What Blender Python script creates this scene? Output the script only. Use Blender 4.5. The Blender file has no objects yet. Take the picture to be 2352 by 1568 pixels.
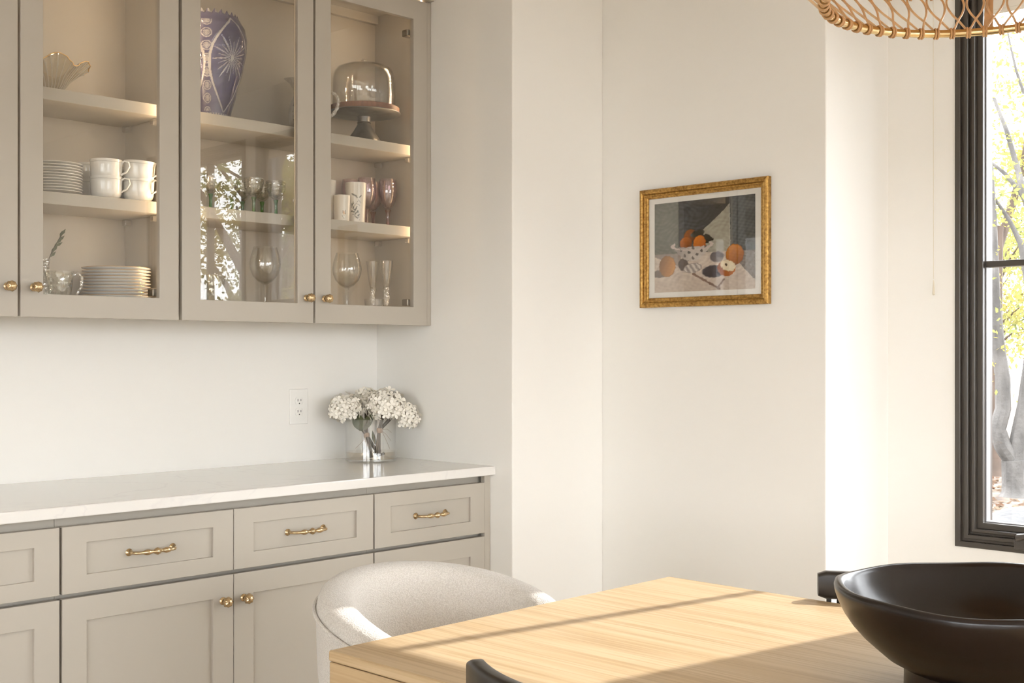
import bpy, bmesh, math, random
from mathutils import Vector, Matrix
import numpy as np
random.seed(7)
S = bpy.context.scene
COL = S.collection
PI = math.pi

# ------------------------------------------------------------------ camera, light, exposure
# the photograph's two vanishing points give the focal length (2799 px of 2352) and the heading
FPX, CX, HY, EYE = 2799.0, 1176.0, 811.0, 1.298
HEAD = math.atan2(2799.0, 2724.0)                 # heading of the view measured from +Y towards +X
cam = bpy.data.cameras.new('camera'); cam_o = bpy.data.objects.new('camera', cam); COL.objects.link(cam_o)
cam.sensor_width = 36.0; cam.lens = FPX / 2352.0 * 36.0; cam.shift_y = (HY - 784.0) / 2352.0
cam.clip_start = 0.05; cam.clip_end = 300
cam_o.location = (0, 0, EYE); cam_o.rotation_euler = (PI / 2, 0, -HEAD)
S.camera = cam_o

SUN_AZ, SUN_DZ = 0.188, 0.672                     # light travels (-1, +.188, -.672)
sun = bpy.data.lights.new('sun_offscreen', 'SUN'); sun_o = bpy.data.objects.new('sun_offscreen', sun); COL.objects.link(sun_o)
sun.energy = 5.0; sun.angle = math.radians(0.53); sun.color = (1.0, 0.975, 0.94)
sun_o.rotation_euler = Vector((-1, SUN_AZ, -SUN_DZ)).to_track_quat('-Z', 'Y').to_euler()
sun_o.location = (20, -4, 14)

world = bpy.data.worlds.new('sky'); S.world = world; world.use_nodes = True
wn, wl = world.node_tree.nodes, world.node_tree.links
sky = wn.new('ShaderNodeTexSky'); sky.sky_type = 'NISHITA'; sky.sun_disc = False
sky.sun_elevation = math.atan(SUN_DZ / 1.0175); sky.sun_rotation = math.radians(100)
sky.air_density = 1.0; sky.dust_density = 3.0; sky.ozone_density = 1.0
bgn = wn['Background']; bgn.inputs['Strength'].default_value = 1.22
wmix = wn.new('ShaderNodeMix'); wmix.data_type = 'RGBA'; wmix.inputs[0].default_value = 1.25
wmix.inputs[7].default_value = (5.35, 5.5, 5.65, 1)   # thin bright haze over the whole sky
wl.new(sky.outputs[0], wmix.inputs[6]); wl.new(wmix.outputs[2], bgn.inputs['Color'])

vs = S.view_settings
vs.view_transform = 'Standard'; vs.look = 'None'; vs.exposure = 0.58; vs.gamma = 1.0; vs.use_curve_mapping = False
cy = S.cycles
cy.use_denoising = True; cy.max_bounces = 9; cy.diffuse_bounces = 5; cy.glossy_bounces = 4
cy.use_adaptive_sampling = True; cy.adaptive_threshold = 0.03
cy.transmission_bounces = 6; cy.transparent_max_bounces = 32
cy.caustics_reflective = False; cy.caustics_refractive = False
cy.sample_clamp_indirect = 6.0; cy.sample_clamp_direct = 0.0

D1 = Vector((0.6974, 0.7166)); D2 = Vector((-0.7166, 0.6974))
def ray(px, py):
    u = (px - CX) / FPX
    return Vector((u * D1.x + D1.y, u * D2.x + D2.y, (HY - py) / FPX))
def at(px, py, depth): return Vector((0, 0, EYE)) + ray(px, py) * depth
def on_y(px, py, Y): r = ray(px, py); return Vector((0, 0, EYE)) + r * (Y / r.y)

# ------------------------------------------------------------------ materials
MATS = {}
def mat_base(name):
    m = bpy.data.materials.new(name); m.use_nodes = True
    nt = m.node_tree
    for n in list(nt.nodes): nt.nodes.remove(n)
    out = nt.nodes.new('ShaderNodeOutputMaterial')
    return m, nt, out
def pbr(name, col, rough=0.5, metal=0.0, spec=0.5, noise=None, bump=None, emit=None, coat=0.0, sheen=0.0, subsurf=0.0):
    """noise=(scale, amount, stretch) varies the colour, bump=(scale, strength) adds fine relief"""
    m, nt, out = mat_base(name)
    b = nt.nodes.new('ShaderNodeBsdfPrincipled'); nt.links.new(b.outputs[0], out.inputs[0])
    b.inputs['Base Color'].default_value = (*col, 1); b.inputs['Roughness'].default_value = rough
    b.inputs['Metallic'].default_value = metal; b.inputs['Specular IOR Level'].default_value = spec
    b.inputs['Coat Weight'].default_value = coat; b.inputs['Coat Roughness'].default_value = 0.1
    b.inputs['Sheen Weight'].default_value = sheen
    tc = nt.nodes.new('ShaderNodeTexCoord')
    if noise:
        mp = nt.nodes.new('ShaderNodeMapping'); mp.inputs['Scale'].default_value = noise[2] if len(noise) > 2 else (1, 1, 1)
        nt.links.new(tc.outputs['Object'], mp.inputs[0])
        n = nt.nodes.new('ShaderNodeTexNoise'); n.inputs['Scale'].default_value = noise[0]; n.inputs['Detail'].default_value = 4
        nt.links.new(mp.outputs[0], n.inputs['Vector'])
        r = nt.nodes.new('ShaderNodeValToRGB')
        a = noise[1]
        r.color_ramp.elements[0].position = 0.3; r.color_ramp.elements[1].position = 0.7
        r.color_ramp.elements[0].color = (*[max(0, c * (1 - a)) for c in col], 1)
        r.color_ramp.elements[1].color = (*[min(1, c * (1 + a)) for c in col], 1)
        nt.links.new(n.outputs['Fac'], r.inputs[0]); nt.links.new(r.outputs[0], b.inputs['Base Color'])
    if bump:
        n2 = nt.nodes.new('ShaderNodeTexNoise'); n2.inputs['Scale'].default_value = bump[0]; n2.inputs['Detail'].default_value = 3
        nt.links.new(tc.outputs['Object'], n2.inputs['Vector'])
        bp = nt.nodes.new('ShaderNodeBump'); bp.inputs['Strength'].default_value = bump[1]
        bp.inputs['Distance'].default_value = bump[2] if len(bump) > 2 else 0.002
        nt.links.new(n2.outputs['Fac'], bp.inputs['Height']); nt.links.new(bp.outputs[0], b.inputs['Normal'])
    if emit:
        b.inputs['Emission Color'].default_value = (*emit[0], 1); b.inputs['Emission Strength'].default_value = emit[1]
    MATS[name] = m
    return m
def glass(name, tint=(1, 1, 1), f0=0.045, rough=0.0, bump=None, diffuse=0.0, dcol=(0.9, 0.9, 0.88), gcol=(1, 1, 1), edge=1.0):
    """thin clear glass: light passes straight on, a mirror share grows towards grazing view (Schlick)"""
    m, nt, out = mat_base(name); N = nt.nodes.new; L = nt.links.new
    tr = N('ShaderNodeBsdfTransparent'); tr.inputs[0].default_value = (*tint, 1)
    gl = N('ShaderNodeBsdfGlossy'); gl.inputs['Color'].default_value = (*gcol, 1); gl.inputs['Roughness'].default_value = rough
    lw = N('ShaderNodeLayerWeight'); lw.inputs['Blend'].default_value = 0.5
    pw = N('ShaderNodeMath'); pw.operation = 'POWER'; pw.inputs[1].default_value = 5.0
    ma = N('ShaderNodeMath'); ma.operation = 'MULTIPLY_ADD'; ma.inputs[1].default_value = 1 - f0; ma.inputs[2].default_value = f0
    mx = N('ShaderNodeMixShader')
    if edge < 1:                       # a longer way through the glass near its outline takes more light
        pe = N('ShaderNodeMath'); pe.operation = 'POWER'; pe.inputs[1].default_value = 2.5; L(lw.outputs['Facing'], pe.inputs[0])
        ce = N('ShaderNodeMix'); ce.data_type = 'RGBA'; ce.inputs[6].default_value = (*tint, 1); ce.inputs[7].default_value = (*[c * edge for c in tint], 1)
        L(pe.outputs[0], ce.inputs[0]); L(ce.outputs[2], tr.inputs[0])
    L(lw.outputs['Facing'], pw.inputs[0]); L(pw.outputs[0], ma.inputs[0]); L(ma.outputs[0], mx.inputs[0])
    first = tr.outputs[0]
    if diffuse > 0:
        df = N('ShaderNodeBsdfDiffuse'); df.inputs[0].default_value = (*dcol, 1)
        m2 = N('ShaderNodeMixShader'); m2.inputs[0].default_value = diffuse
        L(tr.outputs[0], m2.inputs[1]); L(df.outputs[0], m2.inputs[2]); first = m2.outputs[0]
    L(first, mx.inputs[1]); L(gl.outputs[0], mx.inputs[2]); L(mx.outputs[0], out.inputs[0])
    if bump:
        tc = N('ShaderNodeTexCoord'); n2 = N('ShaderNodeTexVoronoi'); n2.inputs['Scale'].default_value = bump[0]
        bp = N('ShaderNodeBump'); bp.inputs['Strength'].default_value = bump[1]; bp.inputs['Distance'].default_value = 0.004
        L(tc.outputs['Object'], n2.inputs['Vector']); L(n2.outputs['Distance'], bp.inputs['Height'])
        L(bp.outputs[0], gl.inputs['Normal']); L(bp.outputs[0], lw.inputs['Normal'])
    MATS[name] = m
    return m

WALL = pbr('wall_paint', (0.865, 0.85, 0.812), 0.65, spec=0.25, noise=(1.2, 0.006), bump=(220, 0.04, 0.001))
CEIL = pbr('ceiling_paint', (0.87, 0.86, 0.83), 0.8, spec=0.2)
CAB = pbr('greige_cabinet_paint', (0.47, 0.432, 0.372), 0.38, spec=0.4, noise=(2.0, 0.015), bump=(260, 0.03, 0.0006))
BRASS = pbr('aged_brass', (0.62, 0.46, 0.27), 0.24, metal=1.0, noise=(60, 0.12))
BRASS_L = pbr('satin_brass', (0.80, 0.62, 0.34), 0.22, metal=1.0)
PANE = glass('door_glass', (0.985, 0.985, 0.975), 0.05)
WPANE = glass('window_glass', (0.99, 0.99, 0.99), 0.035)
CLEAR = glass('clear_glass', (0.972, 0.972, 0.965), 0.08, edge=0.72)
CLEARV = glass('vase_glass', (0.985, 0.985, 0.98), 0.06, edge=0.86)
CRYSTAL = glass('cut_crystal', (0.95, 0.94, 0.92), 0.30, 0.03, bump=(95, 1.0), edge=0.7, diffuse=0.10)
RIBBED = glass('ribbed_glass', (0.92, 0.92, 0.89), 0.14, 0.02, bump=(60, 0.6), edge=0.68)
SMOKED = glass('smoky_glass', (0.90, 0.86, 0.78), 0.20, 0.06, diffuse=0.22, dcol=(0.75, 0.70, 0.60), edge=0.4)
GREENG = glass('green_glass', (0.35, 0.62, 0.22), 0.06)
MAUVE = glass('mauve_glass', (0.90, 0.82, 0.84), 0.13, edge=0.6)
PINKG = glass('pink_glass', (0.72, 0.45, 0.42), 0.14, 0.04)
PORC = pbr('white_porcelain', (0.80, 0.79, 0.76), 0.16, spec=0.5, coat=0.3)
GOLD = pbr('gilt_rim', (0.78, 0.52, 0.22), 0.3, metal=1.0)
BRONZE = pbr('dark_bronze_aluminium', (0.066, 0.057, 0.049), 0.28, metal=0.0, spec=0.55)
DARKWOOD = pbr('black_stained_wood', (0.020, 0.016, 0.013), 0.33, spec=0.5, noise=(14, 0.3, (1, 1, 6)), bump=(90, 0.05, 0.0008))
GLAZE = pbr('black_brown_glaze', (0.011, 0.007, 0.006), 0.25, spec=0.45, noise=(7, 0.4), bump=(60, 0.03, 0.001))
PEWTER = pbr('hammered_pewter', (0.21, 0.20, 0.185), 0.42, metal=0.8, noise=(30, 0.2), bump=(70, 0.3, 0.001))
WALNUT = pbr('walnut_board', (0.20, 0.09, 0.05), 0.5, noise=(30, 0.25, (1, 6, 1)))
STEM = pbr('hydrangea_stem', (0.050, 0.038, 0.020), 0.6, noise=(40, 0.3))
LEAFG = pbr('hydrangea_leaf', (0.075, 0.085, 0.035), 0.5, noise=(30, 0.3))
TWINE = pbr('jute_twine', (0.36, 0.25, 0.17), 0.9, bump=(400, 0.5))
PETAL = pbr('cream_petal', (0.90, 0.86, 0.77), 0.7, spec=0.2, noise=(45, 0.07))
RATTAN = pbr('rattan_cane', (0.80, 0.57, 0.33), 0.42, noise=(40, 0.16))
BINDING = pbr('rattan_binding', (0.62, 0.37, 0.17), 0.5, noise=(80, 0.2))
PLASTIC = pbr('white_plastic', (0.86, 0.85, 0.815), 0.35)
SLOT = pbr('dark_slot', (0.03, 0.028, 0.025), 0.6)
STEEL = pbr('hinge_steel', (0.25, 0.22, 0.18), 0.35, metal=1.0)
CLIP = glass('clear_plastic_clip', (0.9, 0.88, 0.85), 0.2, 0.1, diffuse=0.1)
SHADE = pbr('shade_fabric', (0.86, 0.82, 0.74), 0.9, bump=(500, 0.2))
CORD = pbr('cord_cotton', (0.72, 0.66, 0.54), 0.9)
PAPER = pbr('mat_board', (0.86, 0.83, 0.80), 0.7)
LINER = pbr('glazing_seal', (0.30, 0.30, 0.31), 0.35)
LED = pbr('led_dot', (1, 0.8, 0.5), 0.5, emit=((1.0, 0.74, 0.48), 700.0))
LEDTAPE = pbr('led_tape', (0.75, 0.62, 0.42), 0.6)
BULB = pbr('frosted_bulb', (0.92, 0.90, 0.86), 0.4)
BARK = pbr('grey_bark', (0.085, 0.08, 0.076), 0.9, noise=(6, 0.45, (1, 1, 0.35)), bump=(18, 0.6, 0.02))
BARKR = pbr('brown_bark', (0.07, 0.048, 0.036), 0.9, noise=(8, 0.35, (1, 1, 0.3)))
ROCK = pbr('grey_boulder_stone', (0.06, 0.06, 0.062), 0.9, noise=(5, 0.3), bump=(9, 0.6, 0.03))
FLOORM = None

def oak():
    m, nt, out = mat_base('oak_top'); N = nt.nodes.new; L = nt.links.new
    b = N('ShaderNodeBsdfPrincipled'); L(b.outputs[0], out.inputs[0])
    b.inputs['Roughness'].default_value = 0.42; b.inputs['Specular IOR Level'].default_value = 0.35
    tc = N('ShaderNodeTexCoord')
    mp = N('ShaderNodeMapping'); mp.inputs['Scale'].default_value = (5.5, 0.42, 5.5)   # grain runs along the table's length (Y)
    L(tc.outputs['Object'], mp.inputs[0])
    n0 = N('ShaderNodeTexNoise'); n0.inputs['Scale'].default_value = 1.1; n0.inputs['Detail'].default_value = 2; n0.inputs['Distortion'].default_value = 0.5
    L(mp.outputs[0], n0.inputs['Vector'])
    wv = N('ShaderNodeMath'); wv.operation = 'MULTIPLY'; wv.inputs[1].default_value = 40.0
    L(n0.outputs['Fac'], wv.inputs[0])
    sn = N('ShaderNodeMath'); sn.operation = 'SINE'; L(wv.outputs[0], sn.inputs[0])
    r1 = N('ShaderNodeValToRGB'); r1.color_ramp.elements[0].position = 0.0; r1.color_ramp.elements[1].position = 0.85
    r1.color_ramp.elements[0].color = (0.51, 0.365, 0.203, 1); r1.color_ramp.elements[1].color = (0.565, 0.42, 0.252, 1)
    a01 = N('ShaderNodeMath'); a01.operation = 'MULTIPLY_ADD'; a01.inputs[1].default_value = 0.5; a01.inputs[2].default_value = 0.5
    L(sn.outputs[0], a01.inputs[0]); L(a01.outputs[0], r1.inputs[0])
    mp2 = N('ShaderNodeMapping'); mp2.inputs['Scale'].default_value = (120, 2.2, 120); L(tc.outputs['Object'], mp2.inputs[0])
    n2 = N('ShaderNodeTexNoise'); n2.inputs['Scale'].default_value = 1.0; n2.inputs['Detail'].default_value = 3; L(mp2.outputs[0], n2.inputs['Vector'])
    r2 = N('ShaderNodeValToRGB'); r2.color_ramp.elements[0].position = 0.36; r2.color_ramp.elements[1].position = 0.56
    r2.color_ramp.elements[0].color = (0.80, 0.75, 0.68, 1); r2.color_ramp.elements[1].color = (1, 1, 1, 1)
    L(n2.outputs['Fac'], r2.inputs[0])
    mx = N('ShaderNodeMix'); mx.data_type = 'RGBA'; mx.blend_type = 'MULTIPLY'; mx.inputs[0].default_value = 0.85
    L(r1.outputs[0], mx.inputs[6]); L(r2.outputs[0], mx.inputs[7]); L(mx.outputs[2], b.inputs['Base Color'])
    bp = N('ShaderNodeBump'); bp.inputs['Strength'].default_value = 0.12; bp.inputs['Distance'].default_value = 0.001
    L(n2.outputs['Fac'], bp.inputs['Height']); L(bp.outputs[0], b.inputs['Normal'])
    return m
OAK = oak()
def quartz():
    m, nt, out = mat_base('white_quartz'); N = nt.nodes.new; L = nt.links.new
    b = N('ShaderNodeBsdfPrincipled'); L(b.outputs[0], out.inputs[0])
    b.inputs['Roughness'].default_value = 0.10; b.inputs['Specular IOR Level'].default_value = 0.5
    tc = N('ShaderNodeTexCoord')
    n = N('ShaderNodeTexNoise'); n.inputs['Scale'].default_value = 2.3; n.inputs['Detail'].default_value = 5; n.inputs['Distortion'].default_value = 1.4
    L(tc.outputs['Object'], n.inputs['Vector'])
    ab = N('ShaderNodeMath'); ab.operation = 'SUBTRACT'; ab.inputs[1].default_value = 0.5; L(n.outputs['Fac'], ab.inputs[0])
    a2 = N('ShaderNodeMath'); a2.operation = 'ABSOLUTE'; L(ab.outputs[0], a2.inputs[0])
    r = N('ShaderNodeValToRGB'); r.color_ramp.elements[0].position = 0.0; r.color_ramp.elements[1].position = 0.018
    r.color_ramp.elements[0].color = (0.745, 0.725, 0.70, 1); r.color_ramp.elements[1].color = (0.79, 0.77, 0.735, 1)
    L(a2.outputs[0], r.inputs[0]); L(r.outputs[0], b.inputs['Base Color'])
    return m
QUARTZ = quartz()
def boucle():
    m, nt, out = mat_base('boucle_fabric'); N = nt.nodes.new; L = nt.links.new
    b = N('ShaderNodeBsdfPrincipled'); L(b.outputs[0], out.inputs[0])
    b.inputs['Roughness'].default_value = 0.95; b.inputs['Specular IOR Level'].default_value = 0.1; b.inputs['Sheen Weight'].default_value = 0.3
    tc = N('ShaderNodeTexCoord')
    v = N('ShaderNodeTexVoronoi'); v.inputs['Scale'].default_value = 330; L(tc.outputs['Object'], v.inputs['Vector'])
    n = N('ShaderNodeTexNoise'); n.inputs['Scale'].default_value = 120; L(tc.outputs['Object'], n.inputs['Vector'])
    r = N('ShaderNodeValToRGB'); r.color_ramp.elements[0].position = 0.05; r.color_ramp.elements[1].position = 0.7
    r.color_ramp.elements[0].color = (0.78, 0.745, 0.695, 1); r.color_ramp.elements[1].color = (0.62, 0.58, 0.53, 1)
    L(v.outputs['Distance'], r.inputs[0]); L(r.outputs[0], b.inputs['Base Color'])
    mm = N('ShaderNodeMath'); mm.operation = 'SUBTRACT'; L(n.outputs['Fac'], mm.inputs[0]); L(v.outputs['Distance'], mm.inputs[1])
    bp = N('ShaderNodeBump'); bp.inputs['Strength'].default_value = 0.5; bp.inputs['Distance'].default_value = 0.003
    L(mm.outputs[0], bp.inputs['Height']); L(bp.outputs[0], b.inputs['Normal'])
    return m
BOUCLE = boucle()
def gilt():
    m, nt, out = mat_base('gilt_frame'); N = nt.nodes.new; L = nt.links.new
    b = N('ShaderNodeBsdfPrincipled'); L(b.outputs[0], out.inputs[0])
    b.inputs['Roughness'].default_value = 0.42; b.inputs['Metallic'].default_value = 0.75
    tc = N('ShaderNodeTexCoord'); n = N('ShaderNodeTexNoise'); n.inputs['Scale'].default_value = 120; n.inputs['Detail'].default_value = 6
    L(tc.outputs['Object'], n.inputs['Vector'])
    r = N('ShaderNodeValToRGB'); e = r.color_ramp.elements
    e[0].position = 0.30; e[0].color = (0.24, 0.115, 0.025, 1); e[1].position = 0.66; e[1].color = (0.58, 0.35, 0.10, 1)
    L(n.outputs['Fac'], r.inputs[0]); L(r.outputs[0], b.inputs['Base Color'])
    return m
GILT = gilt()
def vcol(name, rough=0.5, spec=0.3, coat=0.0):
    m, nt, out = mat_base(name)
    b = nt.nodes.new('ShaderNodeBsdfPrincipled'); nt.links.new(b.outputs[0], out.inputs[0])
    a = nt.nodes.new('ShaderNodeAttribute'); a.attribute_name = 'Col'
    nt.links.new(a.outputs['Color'], b.inputs['Base Color'])
    b.inputs['Roughness'].default_value = rough; b.inputs['Specular IOR Level'].default_value = spec; b.inputs['Coat Weight'].default_value = coat
    return m
PAINT = vcol('painted_print', 0.5, 0.2)
FROST = vcol('frosted_print_glass', 0.25, 0.4, 0.2)
def bluecut():
    m, nt, out = mat_base('cobalt_cut_to_clear'); N = nt.nodes.new; L = nt.links.new
    a = N('ShaderNodeAttribute'); a.attribute_name = 'Col'
    sep = N('ShaderNodeSeparateColor'); L(a.outputs['Color'], sep.inputs[0])
    tb = N('ShaderNodeBsdfTransparent'); tb.inputs[0].default_value = (0.22, 0.20, 0.46, 1)
    db = N('ShaderNodeBsdfDiffuse'); db.inputs[0].default_value = (0.045, 0.040, 0.16, 1)
    m1 = N('ShaderNodeMixShader'); m1.inputs[0].default_value = 0.55; L(tb.outputs[0], m1.inputs[1]); L(db.outputs[0], m1.inputs[2])
    dc = N('ShaderNodeBsdfDiffuse'); dc.inputs[0].default_value = (0.66, 0.64, 0.62, 1)
    tc2 = N('ShaderNodeBsdfTransparent'); tc2.inputs[0].default_value = (0.86, 0.84, 0.82, 1)
    m2 = N('ShaderNodeMixShader'); m2.inputs[0].default_value = 0.45; L(dc.outputs[0], m2.inputs[1]); L(tc2.outputs[0], m2.inputs[2])
    m3 = N('ShaderNodeMixShader'); L(sep.outputs[0], m3.inputs[0]); L(m1.outputs[0], m3.inputs[1]); L(m2.outputs[0], m3.inputs[2])
    gl = N('ShaderNodeBsdfGlossy'); gl.inputs['Roughness'].default_value = 0.05
    lw = N('ShaderNodeLayerWeight'); pw = N('ShaderNodeMath'); pw.operation = 'POWER'; pw.inputs[1].default_value = 5
    ma = N('ShaderNodeMath'); ma.operation = 'MULTIPLY_ADD'; ma.inputs[1].default_value = 0.9; ma.inputs[2].default_value = 0.08
    L(lw.outputs['Facing'], pw.inputs[0]); L(pw.outputs[0], ma.inputs[0])
    m4 = N('ShaderNodeMixShader'); L(ma.outputs[0], m4.inputs[0]); L(m3.outputs[0], m4.inputs[1]); L(gl.outputs[0], m4.inputs[2])
    L(m4.outputs[0], out.inputs[0])
    return m
BLUE = bluecut()
def leafmat(name, c1, c2, scale=0.9):
    m, nt, out = mat_base(name); N = nt.nodes.new; L = nt.links.new
    tc = N('ShaderNodeTexCoord'); n = N('ShaderNodeTexNoise'); n.inputs['Scale'].default_value = scale; n.inputs['Detail'].default_value = 6
    L(tc.outputs['Object'], n.inputs['Vector'])
    r = N('ShaderNodeValToRGB'); e = r.color_ramp.elements
    e[0].position = 0.38; e[0].color = (*c1, 1); e[1].position = 0.62; e[1].color = (*c2, 1)
    L(n.outputs['Fac'], r.inputs[0])
    d = N('ShaderNodeBsdfDiffuse'); t = N('ShaderNodeBsdfTranslucent'); mx = N('ShaderNodeMixShader'); mx.inputs[0].default_value = 0.5
    L(r.outputs[0], d.inputs[0]); L(r.outputs[0], t.inputs[0]); L(d.outputs[0], mx.inputs[1]); L(t.outputs[0], mx.inputs[2]); L(mx.outputs[0], out.inputs[0])
    return m
LEAFY = leafmat('autumn_yellow_leaf', (0.34, 0.28, 0.085), (0.20, 0.23, 0.08))
LEAFO = leafmat('olive_green_leaf', (0.07, 0.09, 0.03), (0.18, 0.20, 0.075))
def ground_mat():
    m, nt, out = mat_base('leaf_strewn_ground'); N = nt.nodes.new; L = nt.links.new
    b = N('ShaderNodeBsdfPrincipled'); L(b.outputs[0], out.inputs[0]); b.inputs['Roughness'].default_value = 0.95
    tc = N('ShaderNodeTexCoord'); n = N('ShaderNodeTexNoise'); n.inputs['Scale'].default_value = 3.5; n.inputs['Detail'].default_value = 8
    L(tc.outputs['Object'], n.inputs['Vector'])
    r = N('ShaderNodeValToRGB'); e = r.color_ramp.elements
    e[0].position = 0.36; e[0].color = (0.05, 0.035, 0.026, 1); e[1].position = 0.66; e[1].color = (0.15, 0.12, 0.09, 1)
    k = e.new(0.5); k.color = (0.10, 0.07, 0.05, 1)
    L(n.outputs['Fac'], r.inputs[0]); L(r.outputs[0], b.inputs['Base Color'])
    return m
GROUND = ground_mat()
def litter_mat():
    m = leafmat('fallen_leaf', (0.13, 0.075, 0.05), (0.22, 0.175, 0.13), 3.0)
    return m
LITTER = litter_mat()
def floor_mat():
    m, nt, out = mat_base('oak_floor'); N = nt.nodes.new; L = nt.links.new
    b = N('ShaderNodeBsdfPrincipled'); L(b.outputs[0], out.inputs[0]); b.inputs['Roughness'].default_value = 0.4
    tc = N('ShaderNodeTexCoord'); br = N('ShaderNodeTexBrick'); br.inputs['Scale'].default_value = 1.0
    br.inputs['Brick Width'].default_value = 1.4; br.inputs['Row Height'].default_value = 0.13; br.inputs['Mortar Size'].default_value = 0.003
    br.inputs['Color1'].default_value = (0.66, 0.58, 0.48, 1); br.inputs['Color2'].default_value = (0.60, 0.52, 0.42, 1); br.inputs['Mortar'].default_value = (0.12, 0.08, 0.05, 1)
    L(tc.outputs['Object'], br.inputs['Vector']); L(br.outputs['Color'], b.inputs['Base Color'])
    return m
FLOORM = floor_mat()

# ------------------------------------------------------------------ mesh helpers
class MB:
    def __init__(s): s.v = []; s.f = []; s.c = None
    def add(s, vs, fs):
        k = len(s.v); s.v += [tuple(p) for p in vs]; s.f += [tuple(i + k for i in f) for f in fs]; return s
    def box(s, x0, x1, y0, y1, z0, z1, M=None):
        p = [Vector((x, y, z)) for z in (z0, z1) for y in (y0, y1) for x in (x0, x1)]
        if M: p = [M @ q for q in p]
        return s.add(p, [(0, 2, 3, 1), (4, 5, 7, 6), (0, 1, 5, 4), (2, 6, 7, 3), (0, 4, 6, 2), (1, 3, 7, 5)])
    def lathe(s, prof, seg=32, o=(0, 0, 0), M=None, rad=None, a0=0.0):
        """prof: list of (r, z); r = 0 closes to a point; rad(theta, i, r, z) -> (r, z) may modulate"""
        vs, fs, rings = [], [], []
        for i, (r, z) in enumerate(prof):
            if r <= 1e-6:
                rings.append([len(vs)]); vs.append(Vector((0, 0, z)))
            else:
                ring = []
                for k in range(seg):
                    t = a0 + 2 * PI * k / seg; rr, zz = (r, z) if rad is None else rad(t, i, r, z)
                    ring.append(len(vs)); vs.append(Vector((rr * math.cos(t), rr * math.sin(t), zz)))
                rings.append(ring)
        for a, b in zip(rings, rings[1:]):
            if len(a) == 1 and len(b) == 1: continue
            for k in range(seg):
                n = (k + 1) % seg
                if len(a) == 1: fs.append((a[0], b[n], b[k]))
                elif len(b) == 1: fs.append((a[k], a[n], b[0]))
                else: fs.append((a[k], a[n], b[n], b[k]))
        O = Vector(o)
        vs = [(M @ p if M else p) + O for p in vs]
        return s.add(vs, fs)
    def tube(s, path, rad, seg=8, closed=False, flat=None):
        """sweep a circle (or an ellipse: flat = scale of the second axis) along a path"""
        P = [Vector(p) for p in path]; n = len(P)
        R = rad if isinstance(rad, (list, tuple)) else [rad] * n
        vs, fs = [], []
        up = None
        for i in range(n):
            if closed: t = P[(i + 1) % n] - P[i - 1]
            else: t = P[min(i + 1, n - 1)] - P[max(i - 1, 0)]
            t.normalize()
            if up is None:
                up = Vector((0, 0, 1)) if abs(t.z) < 0.9 else Vector((1, 0, 0))
            a = t.cross(up)
            if a.length < 1e-5: a = t.orthogonal()
            a.normalize(); b = a.cross(t).normalized(); up = b
            for k in range(seg):
                th = 2 * PI * k / seg
                vs.append(P[i] + a * (R[i] * math.cos(th)) + b * (R[i] * (flat or 1) * math.sin(th)))
        m = n if closed else n - 1
        for i in range(m):
            j = (i + 1) % n
            for k in range(seg):
                l = (k + 1) % seg
                fs.append((i * seg + k, i * seg + l, j * seg + l, j * seg + k))
        if not closed:
            fs.append(tuple(range(seg - 1, -1, -1))); fs.append(tuple((n - 1) * seg + k for k in range(seg)))
        return s.add(vs, fs)
    def sweep(s, frames, sect, closed=False):
        """frames: list of 4x4 matrices, sect: closed list of 2D points in the frame's (x, y)"""
        n, q = len(frames), len(sect); vs = [M @ Vector((a, b, 0)) for M in frames for a, b in sect]; fs = []
        for i in range(n if closed else n - 1):
            j = (i + 1) % n
            for k in range(q):
                l = (k + 1) % q; fs.append((i * q + k, i * q + l, j * q + l, j * q + k))
        if not closed:
            fs.append(tuple(range(q - 1, -1, -1))); fs.append(tuple((n - 1) * q + k for k in range(q)))
        return s.add(vs, fs)
    def mesh(s, name, smooth=True, angle=0.6):
        me = bpy.data.meshes.new(name); me.from_pydata([tuple(p) for p in s.v], [], s.f); me.update()
        bm = bmesh.new(); bm.from_mesh(me); bmesh.ops.recalc_face_normals(bm, faces=bm.faces); bm.to_mesh(me); bm.free()
        if smooth:
            me.polygons.foreach_set('use_smooth', [True] * len(me.polygons)); me.set_sharp_from_angle(angle=angle)
        return me
    def build(s, name, mat, parent=None, smooth=True, bevel=0.0, angle=0.6, seg=2, loc=None):
        me = s.mesh(name, smooth, angle); me.materials.append(mat)
        o = bpy.data.objects.new(name, me); COL.objects.link(o)
        if loc is not None: o.location = loc
        if parent is not None:
            o.parent = parent
        if bevel:
            b = o.modifiers.new('bevel', 'BEVEL'); b.width = bevel; b.segments = seg; b.limit_method = 'ANGLE'; b.angle_limit = math.radians(50)
            if smooth is False: pass
        return o
def thing(name, label, cat, loc=(0, 0, 0), rz=0.0, group=None):
    o = bpy.data.objects.new(name, None); COL.objects.link(o); o.location = loc; o.rotation_euler = (0, 0, rz); o.empty_display_size = 0.05
    return tag(o, label, cat, group)
def tag(o, label=None, cat=None, group=None, kind=None):
    if label: o['label'] = label
    if cat: o['category'] = cat
    if group: o['group'] = group
    if kind: o['kind'] = kind
    return o
def dup(root, loc, rot=None, label=None, group=None):
    def cp(o, parent):
        c = o.copy(); COL.objects.link(c); c.parent = parent
        for ch in o.children: cp(ch, c)
        return c
    r = cp(root, None); r.location = loc
    if rot is not None: r.rotation_euler = rot if isinstance(rot, (tuple, list)) else (0, 0, rot)
    if label: r['label'] = label
    if group: r['group'] = group
    return r
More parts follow.
